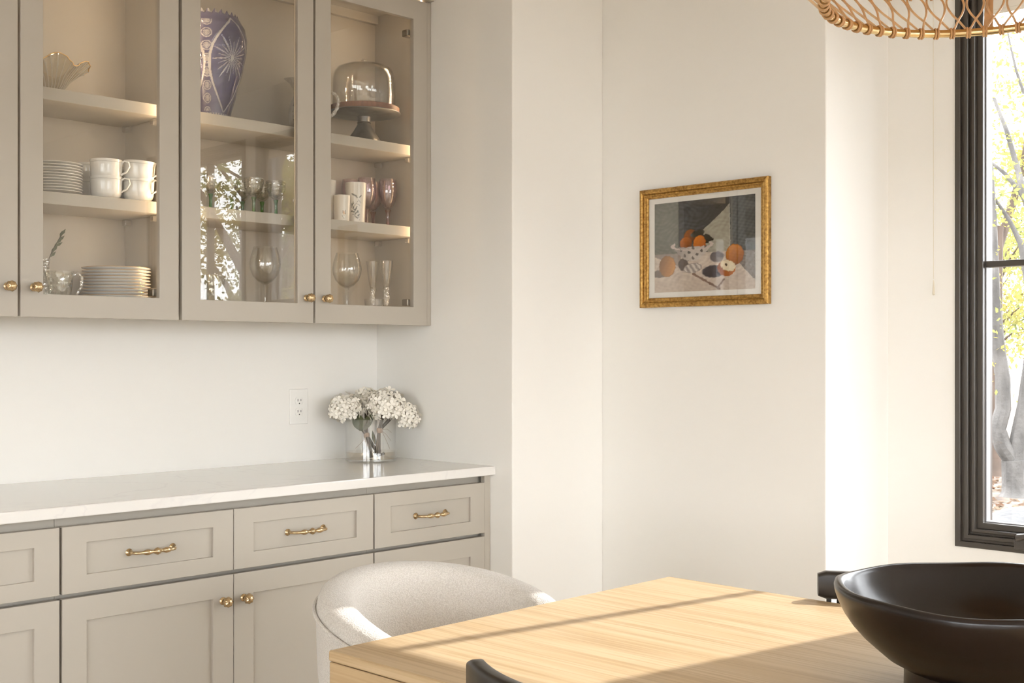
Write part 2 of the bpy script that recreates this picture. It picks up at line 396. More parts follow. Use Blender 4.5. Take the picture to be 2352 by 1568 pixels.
def setcol(o, fn):
    """per-vertex print colours from fn(co) -> rgb (sRGB 0-255)"""
    me = o.data; ca = me.color_attributes.new('Col', 'FLOAT_COLOR', 'POINT')
    lin = lambda c: ((c / 255 + 0.055) / 1.055) ** 2.4 if c > 10 else c / 255 / 12.92
    buf = []
    for v in me.vertices:
        r, g, b = fn(v.co); buf += [lin(r), lin(g), lin(b), 1.0]
    ca.data.foreach_set('color', buf)

# ------------------------------------------------------------------ room shell
RX0, RY0, RZ = -4.3, -4.2, 2.76
XR, YB, YN, XP, YP, XW = 2.934, 3.566, 2.853, 3.405, 1.948, 3.811
def struct(name, mb, mat, bevel=0.0, smooth=False): return tag(mb.build(name, mat, None, smooth=smooth, bevel=bevel), kind='structure')
struct('floor', MB().box(RX0 - .2, XW + .2, RY0 - .2, YB + .2, -0.12, 0.0), FLOORM)
struct('ceiling', MB().box(RX0 - .2, XW + .2, RY0 - .2, YB + .2, RZ, RZ + 0.15), CEIL)
struct('wall_back', MB().box(RX0 - .16, XR, YB, YB + 0.16, 0, RZ), WALL)
struct('wall_cabinet_end', MB().box(XR, XP, YN, YB + 0.16, 0, RZ), WALL, 0.004)
struct('wall_picture', MB().box(XP, XW + 0.16, YP, YB + 0.16, 0, RZ), WALL, 0.004)
def wall_with_holes(name, axis, c0, c1, a0, a1, holes):
    """a wall slab between c0 and c1 on the given axis, spanning a0..a1, with (u0, u1, z0, z1) openings"""
    mb = MB(); us = sorted({a0, a1, *[h[0] for h in holes], *[h[1] for h in holes]}); zs = sorted({0.0, RZ, *[h[2] for h in holes], *[h[3] for h in holes]})
    idx = {}
    def V(u, z, c):
        k = (u, z, c)
        if k not in idx:
            idx[k] = len(mb.v); mb.v.append((c, u, z) if axis == 'x' else (u, c, z))
        return idx[k]
    solid = lambda i, j: 0 <= i < len(us) - 1 and 0 <= j < len(zs) - 1 and not any(h[0] <= us[i] and us[i + 1] <= h[1] and h[2] <= zs[j] and zs[j + 1] <= h[3] for h in holes)
    for i in range(len(us) - 1):
        for j in range(len(zs) - 1):
            if not solid(i, j): continue
            u0, u1, z0, z1 = us[i], us[i + 1], zs[j], zs[j + 1]
            for c in (c0, c1): mb.f.append((V(u0, z0, c), V(u1, z0, c), V(u1, z1, c), V(u0, z1, c)))
            for di, dj, (p, q) in ((-1, 0, ((u0, z0), (u0, z1))), (1, 0, ((u1, z0), (u1, z1))), (0, -1, ((u0, z0), (u1, z0))), (0, 1, ((u0, z1), (u1, z1)))):
                if not solid(i + di, j + dj): mb.f.append((V(*p, c0), V(*q, c0), V(*q, c1), V(*p, c1)))
    return struct(name, mb, WALL)
W1 = (0.757, 1.715, 0.678, 2.50)
W2 = (-0.305, 0.651, 0.678, 2.50)
wall_with_holes('wall_window', 'x', XW, XW + 0.16, RY0 - .16, YP, [W1, W2])
SIDE_WIN = [(-1.2, 1.2, 0.06, 2.66), (1.35, 3.75, 0.06, 2.66)]
wall_with_holes('wall_side', 'y', RY0 - .16, RY0, RX0 - .16, XW, SIDE_WIN)
REAR_WIN = [(-3.9, -1.4, 0.06, 2.62), (-1.1, 1.4, 0.06, 2.62)]
wall_with_holes('wall_rear', 'x', RX0 - .16, RX0, RY0, YB, REAR_WIN)

# ------------------------------------------------------------------ windows
def fbox(axis, c, u0, u1, d0, d1, z0, z1, mb):
    """a bar in a window: u along the wall, d into the wall (outwards)"""
    if axis == 'x': mb.box(c + d0, c + d1, u0, u1, z0, z1)
    elif axis == 'y': mb.box(u0, u1, c - d1, c - d0, z0, z1)
    elif axis == 'xr': mb.box(c - d1, c - d0, u0, u1, z0, z1)
    return mb
def window(name, axis, c, op, nv=1, nh=1, fw=0.082, muntin_z=None, crank=None, detailed=True):
    u0, u1, z0, z1 = op
    root = thing(name, 'dark bronze window', 'window'); del root['category']; del root['label']; root['kind'] = 'structure'
    def ring(inset, w, d0, d1, nm, mat=BRONZE, par=root, bev=0.002):
        a0, a1, b0, b1 = u0 + inset, u1 - inset, z0 + inset, z1 - inset
        mb = MB()
        prof = lambda: None
        # mitred ring as one closed sweep
        P = [(a0, b0), (a1, b0), (a1, b1), (a0, b1)]; Q = [(a0 + w, b0 + w), (a1 - w, b0 + w), (a1 - w, b1 - w), (a0 + w, b1 - w)]
        pt = lambda u, z, d: {'x': (c + d, u, z), 'y': (u, c - d, z), 'xr': (c - d, u, z)}[axis]
        vs = [pt(*p, d0) for p in P] + [pt(*p, d0) for p in Q] + [pt(*p, d1) for p in P] + [pt(*p, d1) for p in Q]
        fs = []
        for k in range(4):
            n = (k + 1) % 4
            fs += [(k, n, 4 + n, 4 + k), (8 + k, 8 + n, 12 + n, 12 + k), (k, n, 8 + n, 8 + k), (4 + k, 4 + n, 12 + n, 12 + k)]
        mb.add(vs, fs)
        return mb.build(nm, mat, par, smooth=False, bevel=bev)
    if detailed:
        fr = ring(0.0, 0.018, -0.006, 0.13, 'frame')
        ring(0.018, 0.010, 0.006, 0.13, 'frame_bead', par=fr)
        ring(0.028, 0.012, 0.000, 0.13, 'frame_step', par=fr)
        ring(0.040, 0.008, 0.016, 0.13, 'frame_bead', par=fr)
        ring(0.048, 0.011, 0.009, 0.13, 'frame_step', par=fr)
        sa = ring(0.059, 0.020, 0.026, 0.10, 'sash')
        ring(0.079, 0.0035, 0.045, 0.075, 'glazing_seal', LINER, sa, 0)
        g = 0.080
    else:
        ring(0.0, 0.05, -0.005, 0.14, 'frame'); ring(0.05, 0.03, 0.02, 0.10, 'sash'); g = 0.079
    a0, a1, b0, b1 = u0 + g, u1 - g, z0 + g, z1 - g
    us = [a0 + (a1 - a0) * k / (nv + 1) for k in range(nv + 2)]
    zs = [b0] + list(muntin_z if muntin_z is not None else [b0 + (b1 - b0) * k / (nh + 1) for k in range(1, nh + 1)]) + [b1]
    hw = 0.013
    for u in us[1:-1]: fbox(axis, c, u - hw, u + hw, 0.040, 0.082, b0, b1, MB()).build('muntin', BRONZE, root, smooth=False, bevel=0.002)
    for z in zs[1:-1]: fbox(axis, c, a0, a1, 0.042, 0.080, z - hw + .003, z + hw - .003, MB()).build('muntin', BRONZE, root, smooth=False, bevel=0.002)
    for i in range(len(us) - 1):
        for j in range(len(zs) - 1):
            fbox(axis, c, us[i] + (hw if i else 0), us[i + 1] - (hw if i < len(us) - 2 else 0), 0.060, 0.064, zs[j] + (0.01 if j else 0), zs[j + 1] - (0.01 if j < len(zs) - 2 else 0), MB()).build('pane', WPANE, root, smooth=False)
    if crank is not None:
        k = MB().tube([(c - 0.012, crank + 0.02, z0 + 0.045), (c - 0.03, crank + 0.012, z0 + 0.052), (c - 0.035, crank - 0.02, z0 + 0.06), (c - 0.03, crank - 0.075, z0 + 0.052)], [0.012, 0.011, 0.009, 0.006], 10)
        k.build('crank_handle', BRONZE, root)
        MB().box(c - 0.022, c + 0.03, crank - 0.012, crank + 0.03, z0 + 0.012, z0 + 0.052).build('crank_base', BRONZE, root, smooth=False, bevel=0.004)
    return root
window('window_1', 'x', XW, W1, 1, 1, muntin_z=[1.583], crank=1.49)
window('window_2_offscreen', 'x', XW, W2, 1, 1, muntin_z=[1.583], crank=0.1)
for k, w in enumerate(SIDE_WIN): window('window_%d_offscreen' % (3 + k), 'y', RY0, w, 1, 1, detailed=False)
for k, w in enumerate(REAR_WIN): window('window_%d_offscreen' % (5 + k), 'xr', RX0, w, 1, 1, detailed=False)

# ------------------------------------------------------------------ cabinet hardware
def knob_mesh():
    mb = MB(); M = Matrix.Rotation(PI / 2, 4, 'X')       # axis z -> -y (out of the door)
    mb.lathe([(0, 0), (0.0105, 0), (0.0108, 0.002), (0.009, 0.004), (0.0055, 0.006), (0.0048, 0.011), (0.006, 0.014), (0.0115, 0.0165)], 20, M=M)
    def rad(t, i, r, z):
        w = 1 + 0.075 * math.cos(7 * t + i * 0.9) * (1 if i > 0 else 0) + 0.05 * math.cos(7 * t - i * 0.9)
        return r * w, z
    n = 11
    prof = [(max(0.0, 0.0142 * math.sin(PI * (0.18 + 0.82 * k / n))), 0.0265 - 0.0135 * math.cos(PI * (0.18 + 0.82 * k / n))) for k in range(n + 1)]
    prof[-1] = (0.0, prof[-1][1])
    mb.lathe(prof, 42, M=M, rad=rad)
    return mb
def pull_mesh():
    mb = MB(); M = Matrix.Rotation(PI / 2, 4, 'X'); h = 0.064
    for sx in (-h, h):
        mb.lathe([(0, 0), (0.0098, 0), (0.0102, 0.002), (0.008, 0.004), (0.0082, 0.0055), (0.0055, 0.008), (0.0045, 0.012)], 18, o=(sx, 0, 0), M=M)
    path, rads = [], []
    for k in range(49):
        t = -1 + 2 * k / 48; a = abs(t)
        x = h * 1.04 * math.copysign(min(1, a * 1.0), t); y = -0.030 * (1 - a ** 9) - 0.003
        if a > 0.97: x = h * math.copysign(1, t)
        r = 0.0042
        if 0.16 < a < 0.62: r = 0.0042 + 0.0036 * math.sin(PI * min(1, (0.62 - a) / 0.40)) ** 1.0 if a > 0.22 else 0.0046
        if a < 0.15: r = 0.0050 + 0.0048 * math.cos(PI / 2 * a / 0.15) * (1 + 0.08 * math.cos(k * 2.1))
        path.append((x, y - 0.002 * (1 - a), 0)); rads.append(r)
    mb.tube(path, rads, 14)
    return mb
KNOB = knob_mesh().mesh('knob'); KNOB.materials.append(BRASS)
PULL = pull_mesh().mesh('pull'); PULL.materials.append(BRASS)
def inst(name, me, parent, loc, rz=0):
    o = bpy.data.objects.new(name, me); COL.objects.link(o); o.parent = parent; o.location = loc; o.rotation_euler = (0, 0, rz); return o
def frame_mesh(x0, x1, y0, y1, z0, z1, ws, wt, wb):
    """a mitre-less shaker frame as one closed ring"""
    mb = MB()
    P = [(x0, z0), (x1, z0), (x1, z1), (x0, z1)]; Q = [(x0 + ws, z0 + wb), (x1 - ws, z0 + wb), (x1 - ws, z1 - wt), (x0 + ws, z1 - wt)]
    vs = [(x, y0, z) for x, z in P] + [(x, y0, z) for x, z in Q] + [(x, y1, z) for x, z in P] + [(x, y1, z) for x, z in Q]
    fs = []
    for k in range(4):
        n = (k + 1) % 4
        fs += [(k, n, 4 + n, 4 + k), (8 + k, 8 + n, 12 + n, 12 + k), (k, n, 8 + n, 8 + k), (4 + k, 4 + n, 12 + n, 12 + k)]
    return mb.add(vs, fs)
def hinge(parent, x, y, z):
    MB().box(x - 0.030, x, y + 0.002, y + 0.040, z - 0.010, z + 0.010).build('hinge', STEEL, parent, smooth=False, bevel=0.003)

# ------------------------------------------------------------------ upper cabinets
UF, UT = 3.256, 0.020                # front plane of the doors and their thickness
Z0, Z1 = 1.397, 2.550
def upper_cabinet(x0, x1, doors, label, filler=None):
    r = thing('upper_cabinet', label, 'cabinet', (x0, YB, Z0)); O = Vector((x0, YB, Z0))
    def part(mb, name, mat, par=r, bevel=0.0015, **k):
        off = O
        mb.v = [tuple(Vector(p) - off) for p in mb.v]; return mb.build(name, mat, par, smooth=False, bevel=bevel, **k)
    yb = YB - 0.003; yf = UF + UT + 0.002; t = 0.018; ztop = 2.60
    body = MB().box(x0, x0 + t, yf, yb, Z0 + 0.018, ztop).box(x1 - t, x1, yf, yb, Z0 + 0.018, ztop).box(x0 + t, x1 - t, yf, yb, Z0 + 0.020, Z0 + 0.030).box(x0 + t, x1 - t, yf, yb, ztop - t, ztop)
    part(body, 'carcass', CAB, bevel=0)
    part(MB().box(x0 + t, x1 - t, yb - 0.010, yb, Z0 + 0.030, ztop - t), 'back_panel', CAB, bevel=0)
    part(MB().box(x0 + t, x1 - t, yb - 0.030, yb - 0.010, 2.525, ztop - t), 'back_rail', CAB)
    part(MB().box(x0, x1 + (0.0 if filler is None else 0.0), UF - 0.016, yb, Z1 + 0.006, 2.63), 'top_moulding', CAB, bevel=0.003)
    for z in (2.042, 1.751):
        part(MB().box(x0 + t + 0.001, x1 - t - 0.001, 3.306, yb - 0.012, z - 0.035, z), 'shelf', CAB, bevel=0.0015)
        for xs in (x0 + t + 0.014, x1 - t - 0.014):
            for ys in (3.345, yb - 0.045):
                part(MB().box(xs - 0.012, xs + 0.012, ys - 0.010, ys + 0.010, z - 0.056, z - 0.0355), 'shelf_clip', CLIP, bevel=0.004)
    for xs, sg in ((x0 + t, 1), (x1 - t, -1)):         # light tape up the inside of the front edge
        tape = part(MB().box(min(xs, xs + sg * 0.003), max(xs, xs + sg * 0.003), 3.284, 3.294, Z0 + 0.03, 2.57), 'led_tape', LEDTAPE, bevel=0)
        mb = MB(); z = Z0 + 0.05
        while z < 2.56:
            a = xs + sg * 0.0032; mb.add([(a, 3.2875, z - 0.0015), (a, 3.2905, z - 0.0015), (a, 3.2905, z + 0.0015), (a, 3.2875, z + 0.0015)], [(0, 1, 2, 3)]); z += 0.0165
        d = part(mb, 'led_dots', LED, tape, bevel=0); d['kind'] = 'stuff'
    if filler: part(MB().box(filler, x1, UF + 0.004, UF + UT + 0.002, Z0, Z1 + 0.005), 'filler_strip', CAB)
    for (a, b, side) in doors:
        w = 0.0635
        d = part(frame_mesh(a, b, UF, UF + UT, Z0, Z1, w, 0.070, 0.064), 'door', CAB, bevel=0.0015)
        pane = MB().box(a + w - 0.005, b - w + 0.005, UF + 0.011, UF + 0.0145, Z0 + 0.06, Z1 - 0.066)
        if side == 'r': pane.v = [(x, y - 0.0105 * (x - (a + b) / 2), z) for x, y, z in pane.v]       # bedded a hair out of true
        part(pane, 'glass_pane', PANE, d, bevel=0)
        kx = (b - 0.029) if side == 'r' else (a + 0.036)
        inst('knob', KNOB, d, Vector((kx, UF, 1.478)) - O)
        hx = (a + w + 0.010) if side == 'r' else (b - w + 0.010)
        for hz in (1.478, 2.435):
            h = MB().box(hx - 0.022, hx + 0.012, UF + UT, UF + UT + 0.03, hz - 0.012, hz + 0.012); part(h, 'hinge', STEEL, d, bevel=0.003)
    return r
upper_cabinet(0.930, 1.9205, [(0.944, 1.430, 'r'), (1.437, 1.917, 'l')], 'greige glass-door wall cabinet holding white mugs and stacked plates')
upper_cabinet(1.9215, XR - 0.001, [(1.928, 2.412, 'r'), (2.420, 2.910, 'l')], 'greige glass-door wall cabinet holding the blue vase and domed cake stand', filler=2.913)

# ------------------------------------------------------------------ base cabinets and worktop
LF, LT = 2.955, 0.020
def base_cabinet(x0, x1, cols, label, filler=None):
    """cols: (xa, xb, knob side or None)"""
    O = Vector((x0, YB, 0)); r = thing('base_cabinet', label, 'cabinet', O)
    def part(mb, name, mat, par=r, bevel=0.0015):
        mb.v = [tuple(Vector(p) - O) for p in mb.v]; return mb.build(name, mat, par, smooth=False, bevel=bevel)
    part(MB().box(x0 + 0.0005, x1 - 0.0005, LF + LT + 0.018, YB - 0.003, 0.10, 0.8835), 'carcass', CAB, bevel=0)
    part(MB().box(x0 + 0.0005, x1 - 0.0005, LF + 0.09, LF + 0.105, 0.0, 0.10), 'toe_kick', CAB, bevel=0)
    if filler: part(MB().box(filler, x1, LF + 0.003, LF + LT + 0.002, 0.10, 0.8835), 'filler_strip', CAB)
    for a, b, side in cols:
        d = part(frame_mesh(a, b, LF, LF + LT, 0.688, 0.859, 0.0655, 0.0445, 0.0445), 'drawer_front', CAB)
        part(MB().box(a + 0.060, b - 0.060, LF + 0.009, LF + 0.016, 0.727, 0.820), 'panel', CAB, d, 0)
        inst('pull', PULL, d, Vector(((a + b) / 2, LF + 0.009, 0.7735)) - O)
        d = part(frame_mesh(a, b, LF, LF + LT, 0.106, 0.6765, 0.0655, 0.062, 0.062), 'door', CAB)
        part(MB().box(a + 0.060, b - 0.060, LF + 0.009, LF + 0.016, 0.162, 0.620), 'panel', CAB, d, 0)
        if side: inst('knob', KNOB, d, Vector(((b - 0.035) if side == 'r' else (a + 0.031), LF, 0.606)) - O)
    return r
base_cabinet(0.395, 1.4075, [(0.402, 0.902, 'r'), (0.904, 1.404, 'l')], 'greige base cabinet at the end of the worktop away from the flowers')
base_cabinet(1.4075, 2.421, [(1.411, 1.912, 'r'), (1.914, 2.418, 'l')], 'greige two-door base cabinet with two drawers and facing brass knobs')
base_cabinet(2.421, XR - 0.001, [(2.424, 2.903, 'l')], 'narrow greige base cabinet with one drawer against the return wall', filler=2.906)
tag(MB().box(0.38, XR - 0.001, 2.931, YB - 0.001, 0.8845, 0.914).build('countertop', QUARTZ, None, smooth=False, bevel=0.003), 'white veined quartz worktop running over the greige base cabinets', 'countertop')

# ------------------------------------------------------------------ outlet
t = thing('power_outlet', 'white duplex wall outlet beside the hydrangea vase', 'outlet', (2.5745, YB, 1.109))
MB().box(-0.0395, 0.0395, -0.005, 0.0, -0.0625, 0.0625).build('plate', PLASTIC, t, smooth=False, bevel=0.003)
for dz in (0.0195, -0.0195):
    sck = MB().lathe([(0, 0), (0.0175, 0), (0.0175, 0.0015), (0.0165, 0.002), (0, 0.002)], 24, M=Matrix.Rotation(PI / 2, 4, 'X'), o=(0, -0.005, dz), rad=lambda a, i, r, z: (min(r, 0.0145 / max(0.3, abs(math.sin(a)))), z)).build('socket', PLASTIC, t)
    for dx, hh in ((-0.0065, 0.0045), (0.0065, 0.0038)):
        MB().box(dx - 0.0011, dx + 0.0011, -0.0073, -0.0069, dz + 0.003 - hh, dz + 0.003 + hh).build('slot', SLOT, sck, smooth=False)
    MB().lathe([(0, 0), (0.0024, 0), (0.0024, 0.0004), (0, 0.0004)], 10, M=Matrix.Rotation(PI / 2, 4, 'X'), o=(0, -0.0069, dz - 0.0085)).build('slot', SLOT, sck)

# ------------------------------------------------------------------ dining table
TZ, TX0, TX1, TY0, TY1 = 0.760, 1.351, 2.372, -0.180, 1.780
t = thing('dining_table', 'light oak parsons dining table carrying the black bowl', 'table', ((TX0 + TX1) / 2, (TY0 + TY1) / 2, 0))
hx, hy = (TX1 - TX0) / 2, (TY1 - TY0) / 2
MB().box(-hx, hx, -hy, hy, TZ - 0.020, TZ).build('tabletop', OAK, t, smooth=False, bevel=0.004, seg=3)
for a in (((-hx + .0015, -hx + 0.024, -hy + .0015, hy - .0015)), ((hx - 0.024, hx - .0015, -hy + .0015, hy - .0015)), ((-hx + 0.024, hx - 0.024, hy - 0.024, hy - .0015)), ((-hx + 0.024, hx - 0.024, -hy + .0015, -hy + 0.024))):
    MB().box(*a, TZ - 0.105, TZ - 0.0212).build('apron', OAK, t, smooth=False, bevel=0.002)
for sx in (-1, 1):
    for sy in (-1, 1):
        MB().box(min(sx * hx, sx * (hx - 0.09)), max(sx * hx, sx * (hx - 0.09)), min(sy * hy, sy * (hy - 0.09)), max(sy * hy, sy * (hy - 0.09)), 0, TZ - 0.106).build('leg', OAK, t, smooth=False, bevel=0.004)

# ------------------------------------------------------------------ black bowl
t = thing('footed_bowl', 'wide black glazed footed bowl on the oak table', 'bowl', (1.918, 0.803, TZ))
prof = [(0, 0.030), (0.116, 0.030), (0.120, 0.0), (0.131, 0.0), (0.134, 0.004), (0.1335, 0.036)]
outer = [(0.140, 0.0385), (0.165, 0.052), (0.183, 0.067), (0.2015, 0.083), (0.218, 0.101), (0.2305, 0.119), (0.239, 0.136), (0.244, 0.150), (0.2452, 0.158), (0.2435, 0.164), (0.238, 0.1665), (0.232, 0.1645),
         (0.228, 0.158), (0.222, 0.142), (0.212, 0.122), (0.196, 0.100), (0.172, 0.078), (0.140, 0.060), (0.095, 0.050), (0.04, 0.047), (0, 0.047)]
wob = lambda a, i, r, z: (r * (1 + 0.006 * math.sin(2 * a + .4) + 0.003 * math.sin(5 * a)), z + (z / 0.17) ** 2 * (0.0022 * math.sin(3 * a + 1) + 0.0015 * math.sin(7 * a)))
MB().lathe(outer, 96, rad=wob).build('bowl_body', GLAZE, t, angle=1.2)
MB().lathe(prof, 64).build('foot', GLAZE, t)

# ------------------------------------------------------------------ tub chair at the head of the table
t = thing('tub_chair', 'pale boucle tub chair at the head of the oak table', 'chair', (1.850, 1.990, 0))
def tub(phi, top=True):
    a = abs(phi) / math.radians(118)
    z = 0.800 - 0.100 * a ** 2.0
    return z
RXo, RYo, TH = 0.300, 0.300, 0.092
frames_n = 61; sect_n = 14
mb = MB(); vs, fs = [], []
PH = math.radians(118)
prof_rows = []
for k in range(frames_n):
    phi = -PH + 2 * PH * k / (frames_n - 1); zt = tub(phi)
    e = 0.0
    endt = min(1.0, (PH - abs(phi)) / 0.22); pinch = math.sqrt(max(0.0, 1 - (1 - endt) ** 2)) if endt < 1 else 1.0
    c, s_ = math.sin(phi), math.cos(phi)
    def P(inset, z): k_ = inset + 0.06 * max(0.0, zt - z) * (0.5 + 0.5 * min(1, (zt - z) / 0.25)); k_ = min(k_, inset + 0.03); return Vector(((RXo - k_) * c, (RYo - k_) * s_, z))
    th = TH * (0.35 + 0.65 * pinch); off = (TH - th) / 2
    zt2 = zt - 0.06 * (1 - pinch)
    row = [P(off, 0.14), P(off, 0.30), P(off, 0.48), P(off - 0.004, 0.60), P(off, zt2 - 0.050), P(off + th * 0.05, zt2 - 0.020), P(off + th * 0.17, zt2 - 0.004), P(off + th * 0.45, zt2), P(off + th * 0.74, zt2 - 0.003), P(off + th * 0.93, zt2 - 0.018), P(off + th * 1.0, zt2 - 0.050), P(off + th, 0.60), P(off + th, 0.48), P(off + th, 0.30), P(off + th, 0.14)]
    prof_rows.append(row)
q = len(prof_rows[0])
for row in prof_rows: vs += row
for i in range(frames_n - 1):
    for k in range(q):
        l = (k + 1) % q; fs.append((i * q + k, i * q + l, (i + 1) * q + l, (i + 1) * q + k))
fs.append(tuple(range(q - 1, -1, -1))); fs.append(tuple((frames_n - 1) * q + k for k in range(q)))
mb.add(vs, fs)
o = mb.build('back_shell', BOUCLE, t, angle=1.4); sm = o.modifiers.new('subd', 'SUBSURF'); sm.levels = 1; sm.render_levels = 1
pip = [Vector(((RXo + 0.001) * math.sin(p), (RYo + 0.001) * math.cos(p), tub(p) - 0.040 - 0.06 * max(0, 1 - (PH - abs(p)) / 0.22))) for p in [-PH + 0.05 + (2 * PH - 0.1) * k / 70 for k in range(71)]]
MB().tube(pip, 0.0042, 8).build('piping', BOUCLE, o)
seat = MB(); sv = []
n = 40
def seat_ring(z, sc): return [Vector(((RXo - TH - 0.020) * sc * math.sin(2 * PI * k / n), max(-0.22, (RYo - TH - 0.020) * sc * math.cos(2 * PI * k / n) * (1 if math.cos(2 * PI * k / n) > 0 else 1.12)), z)) for k in range(n)]
rows = [seat_ring(0.30, 0.99), seat_ring(0.33, 1.0), seat_ring(0.44, 1.0), seat_ring(0.462, 0.97), seat_ring(0.472, 0.85), seat_ring(0.476, 0.5)]
for rw in rows: sv += rw
sf = []
for i in range(len(rows) - 1):
    for k in range(n): sf.append((i * n + k, i * n + (k + 1) % n, (i + 1) * n + (k + 1) % n, (i + 1) * n + k))
sf.append(tuple(range(n))); sf.append(tuple(len(sv) - n + k for k in range(n)))
seat.add(sv, sf).build('seat_cushion', BOUCLE, t, angle=1.2)
MB().lathe([(0, 0.12), (0.165, 0.12), (0.18, 0.135), (0.18, 0.29), (0, 0.29)], 40).build('seat_base', BOUCLE, t)
for sx in (-1, 1):
    for sy in (-0.2, 0.2): MB().lathe([(0, 0), (0.013, 0), (0.020, 0.12), (0, 0.12)], 14, o=(sx * 0.12, sy * 0.6, 0)).build('leg', DARKWOOD, t)

# ------------------------------------------------------------------ black chairs with curved top rail
def make_chair(label):
    """local frame: faces +X, origin under the seat centre; rail tips at x = -0.19"""
    t = thing('dining_chair', label, 'chair', group='black dining chairs facing each other across the table')
    W, sag, thk, zlo, zhi = 0.2275, 0.072, 0.028, 0.761, 0.821
    Rr = (W * W + sag * sag) / (2 * sag); xc = -0.19 - sag + Rr          # arc centre on the x axis
    A = math.asin(W / Rr); rail = MB(); fr = []
    N_ = 28
    hh, ht, cr = (zhi - zlo) / 2, thk / 2, 0.009
    sect = []
    for cx_, cy_, a0 in ((ht - cr * .8, hh - cr, 0), (-ht + cr * .8, hh - cr, 90), (-ht + cr * .8, -hh + cr, 180), (ht - cr * .8, -hh + cr, 270)):
        for k in range(4):
            a = math.radians(a0 + 30 * k); sect.append((cx_ + cr * .8 * math.cos(a), cy_ + cr * math.sin(a)))
    for k in range(N_ + 1):
        a = -A + 2 * A * k / N_; e = min(1, (1 - abs(a) / A) * A * Rr / 0.008)
        sc = 0.80 + 0.20 * math.sqrt(max(0, 1 - (1 - e) ** 2))
        out = Vector((-math.cos(a), math.sin(a), 0)); pos = Vector((xc, 0, (zlo + zhi) / 2)) + out * Rr
        M = Matrix.Translation(pos) @ Matrix(((out.x, 0, out.y, 0), (out.y, 0, -out.x, 0), (0, 1, 0, 0), (0, 0, 0, 1)))
        fr.append(M @ Matrix.Diagonal((1, sc, 1, 1)))
    rail.sweep(fr, sect).build('top_rail', DARKWOOD, t, angle=0.9)
    for s in (-1, 1):
        for q_ in (0.0, 0.022):
            a = s * (A - 0.06 - q_ / Rr * 1.0); p = Vector((xc - Rr * math.cos(a), Rr * math.sin(a), 0))
            MB().tube([(p.x, p.y, zlo + 0.004), (p.x + 0.02, p.y * 0.97, 0.60), (p.x + 0.06, p.y * 0.93, 0.44)], 0.0055, 10).build('spindle', DARKWOOD, t)
        MB().tube([(-0.235, s * 0.14, zlo + 0.006), (-0.215, s * 0.15, 0.62), (-0.185, s * 0.165, 0.44), (-0.22, s * 0.18, 0.0)], [0.013, 0.014, 0.016, 0.012], 12).build('rear_leg', DARKWOOD, t)
        MB().tube([(0.19, s * 0.18, 0.43), (0.20, s * 0.19, 0.0)], [0.016, 0.012], 12).build('front_leg', DARKWOOD, t)
        MB().tube([(0.19, s * 0.18, 0.22), (-0.20, s * 0.172, 0.22)], 0.008, 8).build('stretcher', DARKWOOD, t)
    mb = MB(); ring = []
    for k in range(36):
        a = 2 * PI * k / 36; c_, s_ = math.cos(a), math.sin(a)
        ring.append(Vector((0.215 * math.copysign(abs(c_) ** .5, c_), 0.225 * math.copysign(abs(s_) ** .5, s_), 0)))
    vs = [p + Vector((0, 0, 0.43)) for p in ring] + [p + Vector((0, 0, 0.452)) for p in ring] + [p * 0.96 + Vector((0, 0, 0.458)) for p in ring]
    fs = [tuple(range(36)), tuple(72 + k for k in range(36))]
    for i in (0, 1):
        for k in range(36): fs.append((i * 36 + k, i * 36 + (k + 1) % 36, (i + 1) * 36 + (k + 1) % 36, (i + 1) * 36 + k))
    mb.add(vs, fs).build('seat', DARKWOOD, t)
    return t
ch = make_chair('black wooden dining chair tucked in on the table side across from the window')
ch.location = (1.334 + 0.19, 1.380 - 0.2275, 0)
ch2 = dup(ch, (2.384 - 0.19, 1.385 - 0.2275, 0), PI, 'black wooden dining chair tucked in between the table and the window')
ch.location.x = 1.334 + 0.19; ch2.location.x = 2.386 - 0.19

# ------------------------------------------------------------------ framed picture
PW, PHT = 0.525, 0.412
t = thing('framed_painting', 'gilt-framed still life of oranges in a footed bowl on the wall', 'picture', (XP - 0.0005, 2.4075, 1.6635), PI / 2)
# local: x to the right as seen, -y... local frame: x along the wall (viewer's right), y out into the room after the turn
t.rotation_euler = (0, 0, -PI / 2)        # local +x -> world -Y (viewer's right), local -y -> world -X (into the room)
def pic_frame():
    prof = [(0.0, 0.0), (0.0, 0.017), (0.004, 0.021), (0.011, 0.023), (0.0155, 0.0205), (0.0165, 0.016), (0.020, 0.0175), (0.0235, 0.0165), (0.0245, 0.0125), (0.029, 0.012), (0.033, 0.0085), (0.033, 0.0)]
    mb = MB(); vs = []; fs = []
    hw, hh = PW / 2, PHT / 2
    for cx, cz in ((-1, -1), (1, -1), (1, 1), (-1, 1)):
        for i, d in prof: vs.append((cx * (hw - i), -d, cz * (hh - i)))
    n = len(prof)
    for k in range(4):
        l = (k + 1) % 4
        for j in range(n - 1): fs.append((k * n + j, l * n + j, l * n + j + 1, k * n + j + 1))
    return mb.add(vs, fs)
pic_frame().build('frame', GILT, t, angle=0.35)
MB().box(-PW / 2 + 0.030, PW / 2 - 0.030, -0.004, -0.001, -PHT / 2 + 0.030, PHT / 2 - 0.030).build('mat_board', PAPER, t, smooth=False)
def ell(u, v, cu, cv, ru, rv, rot=0.0):
    du, dv = u - cu, v - cv
    if rot: du, dv = du * math.cos(rot) + dv * math.sin(rot), -du * math.sin(rot) + dv * math.cos(rot)
    return math.sqrt((du / ru) ** 2 + (dv / rv) ** 2)
def inpoly(u, v, P):
    c = False; j = len(P) - 1
    for i in range(len(P)):
        if (P[i][1] > v) != (P[j][1] > v) and u < (P[j][0] - P[i][0]) * (v - P[i][1]) / (P[j][1] - P[i][1]) + P[i][0]: c = not c
        j = i
    return c
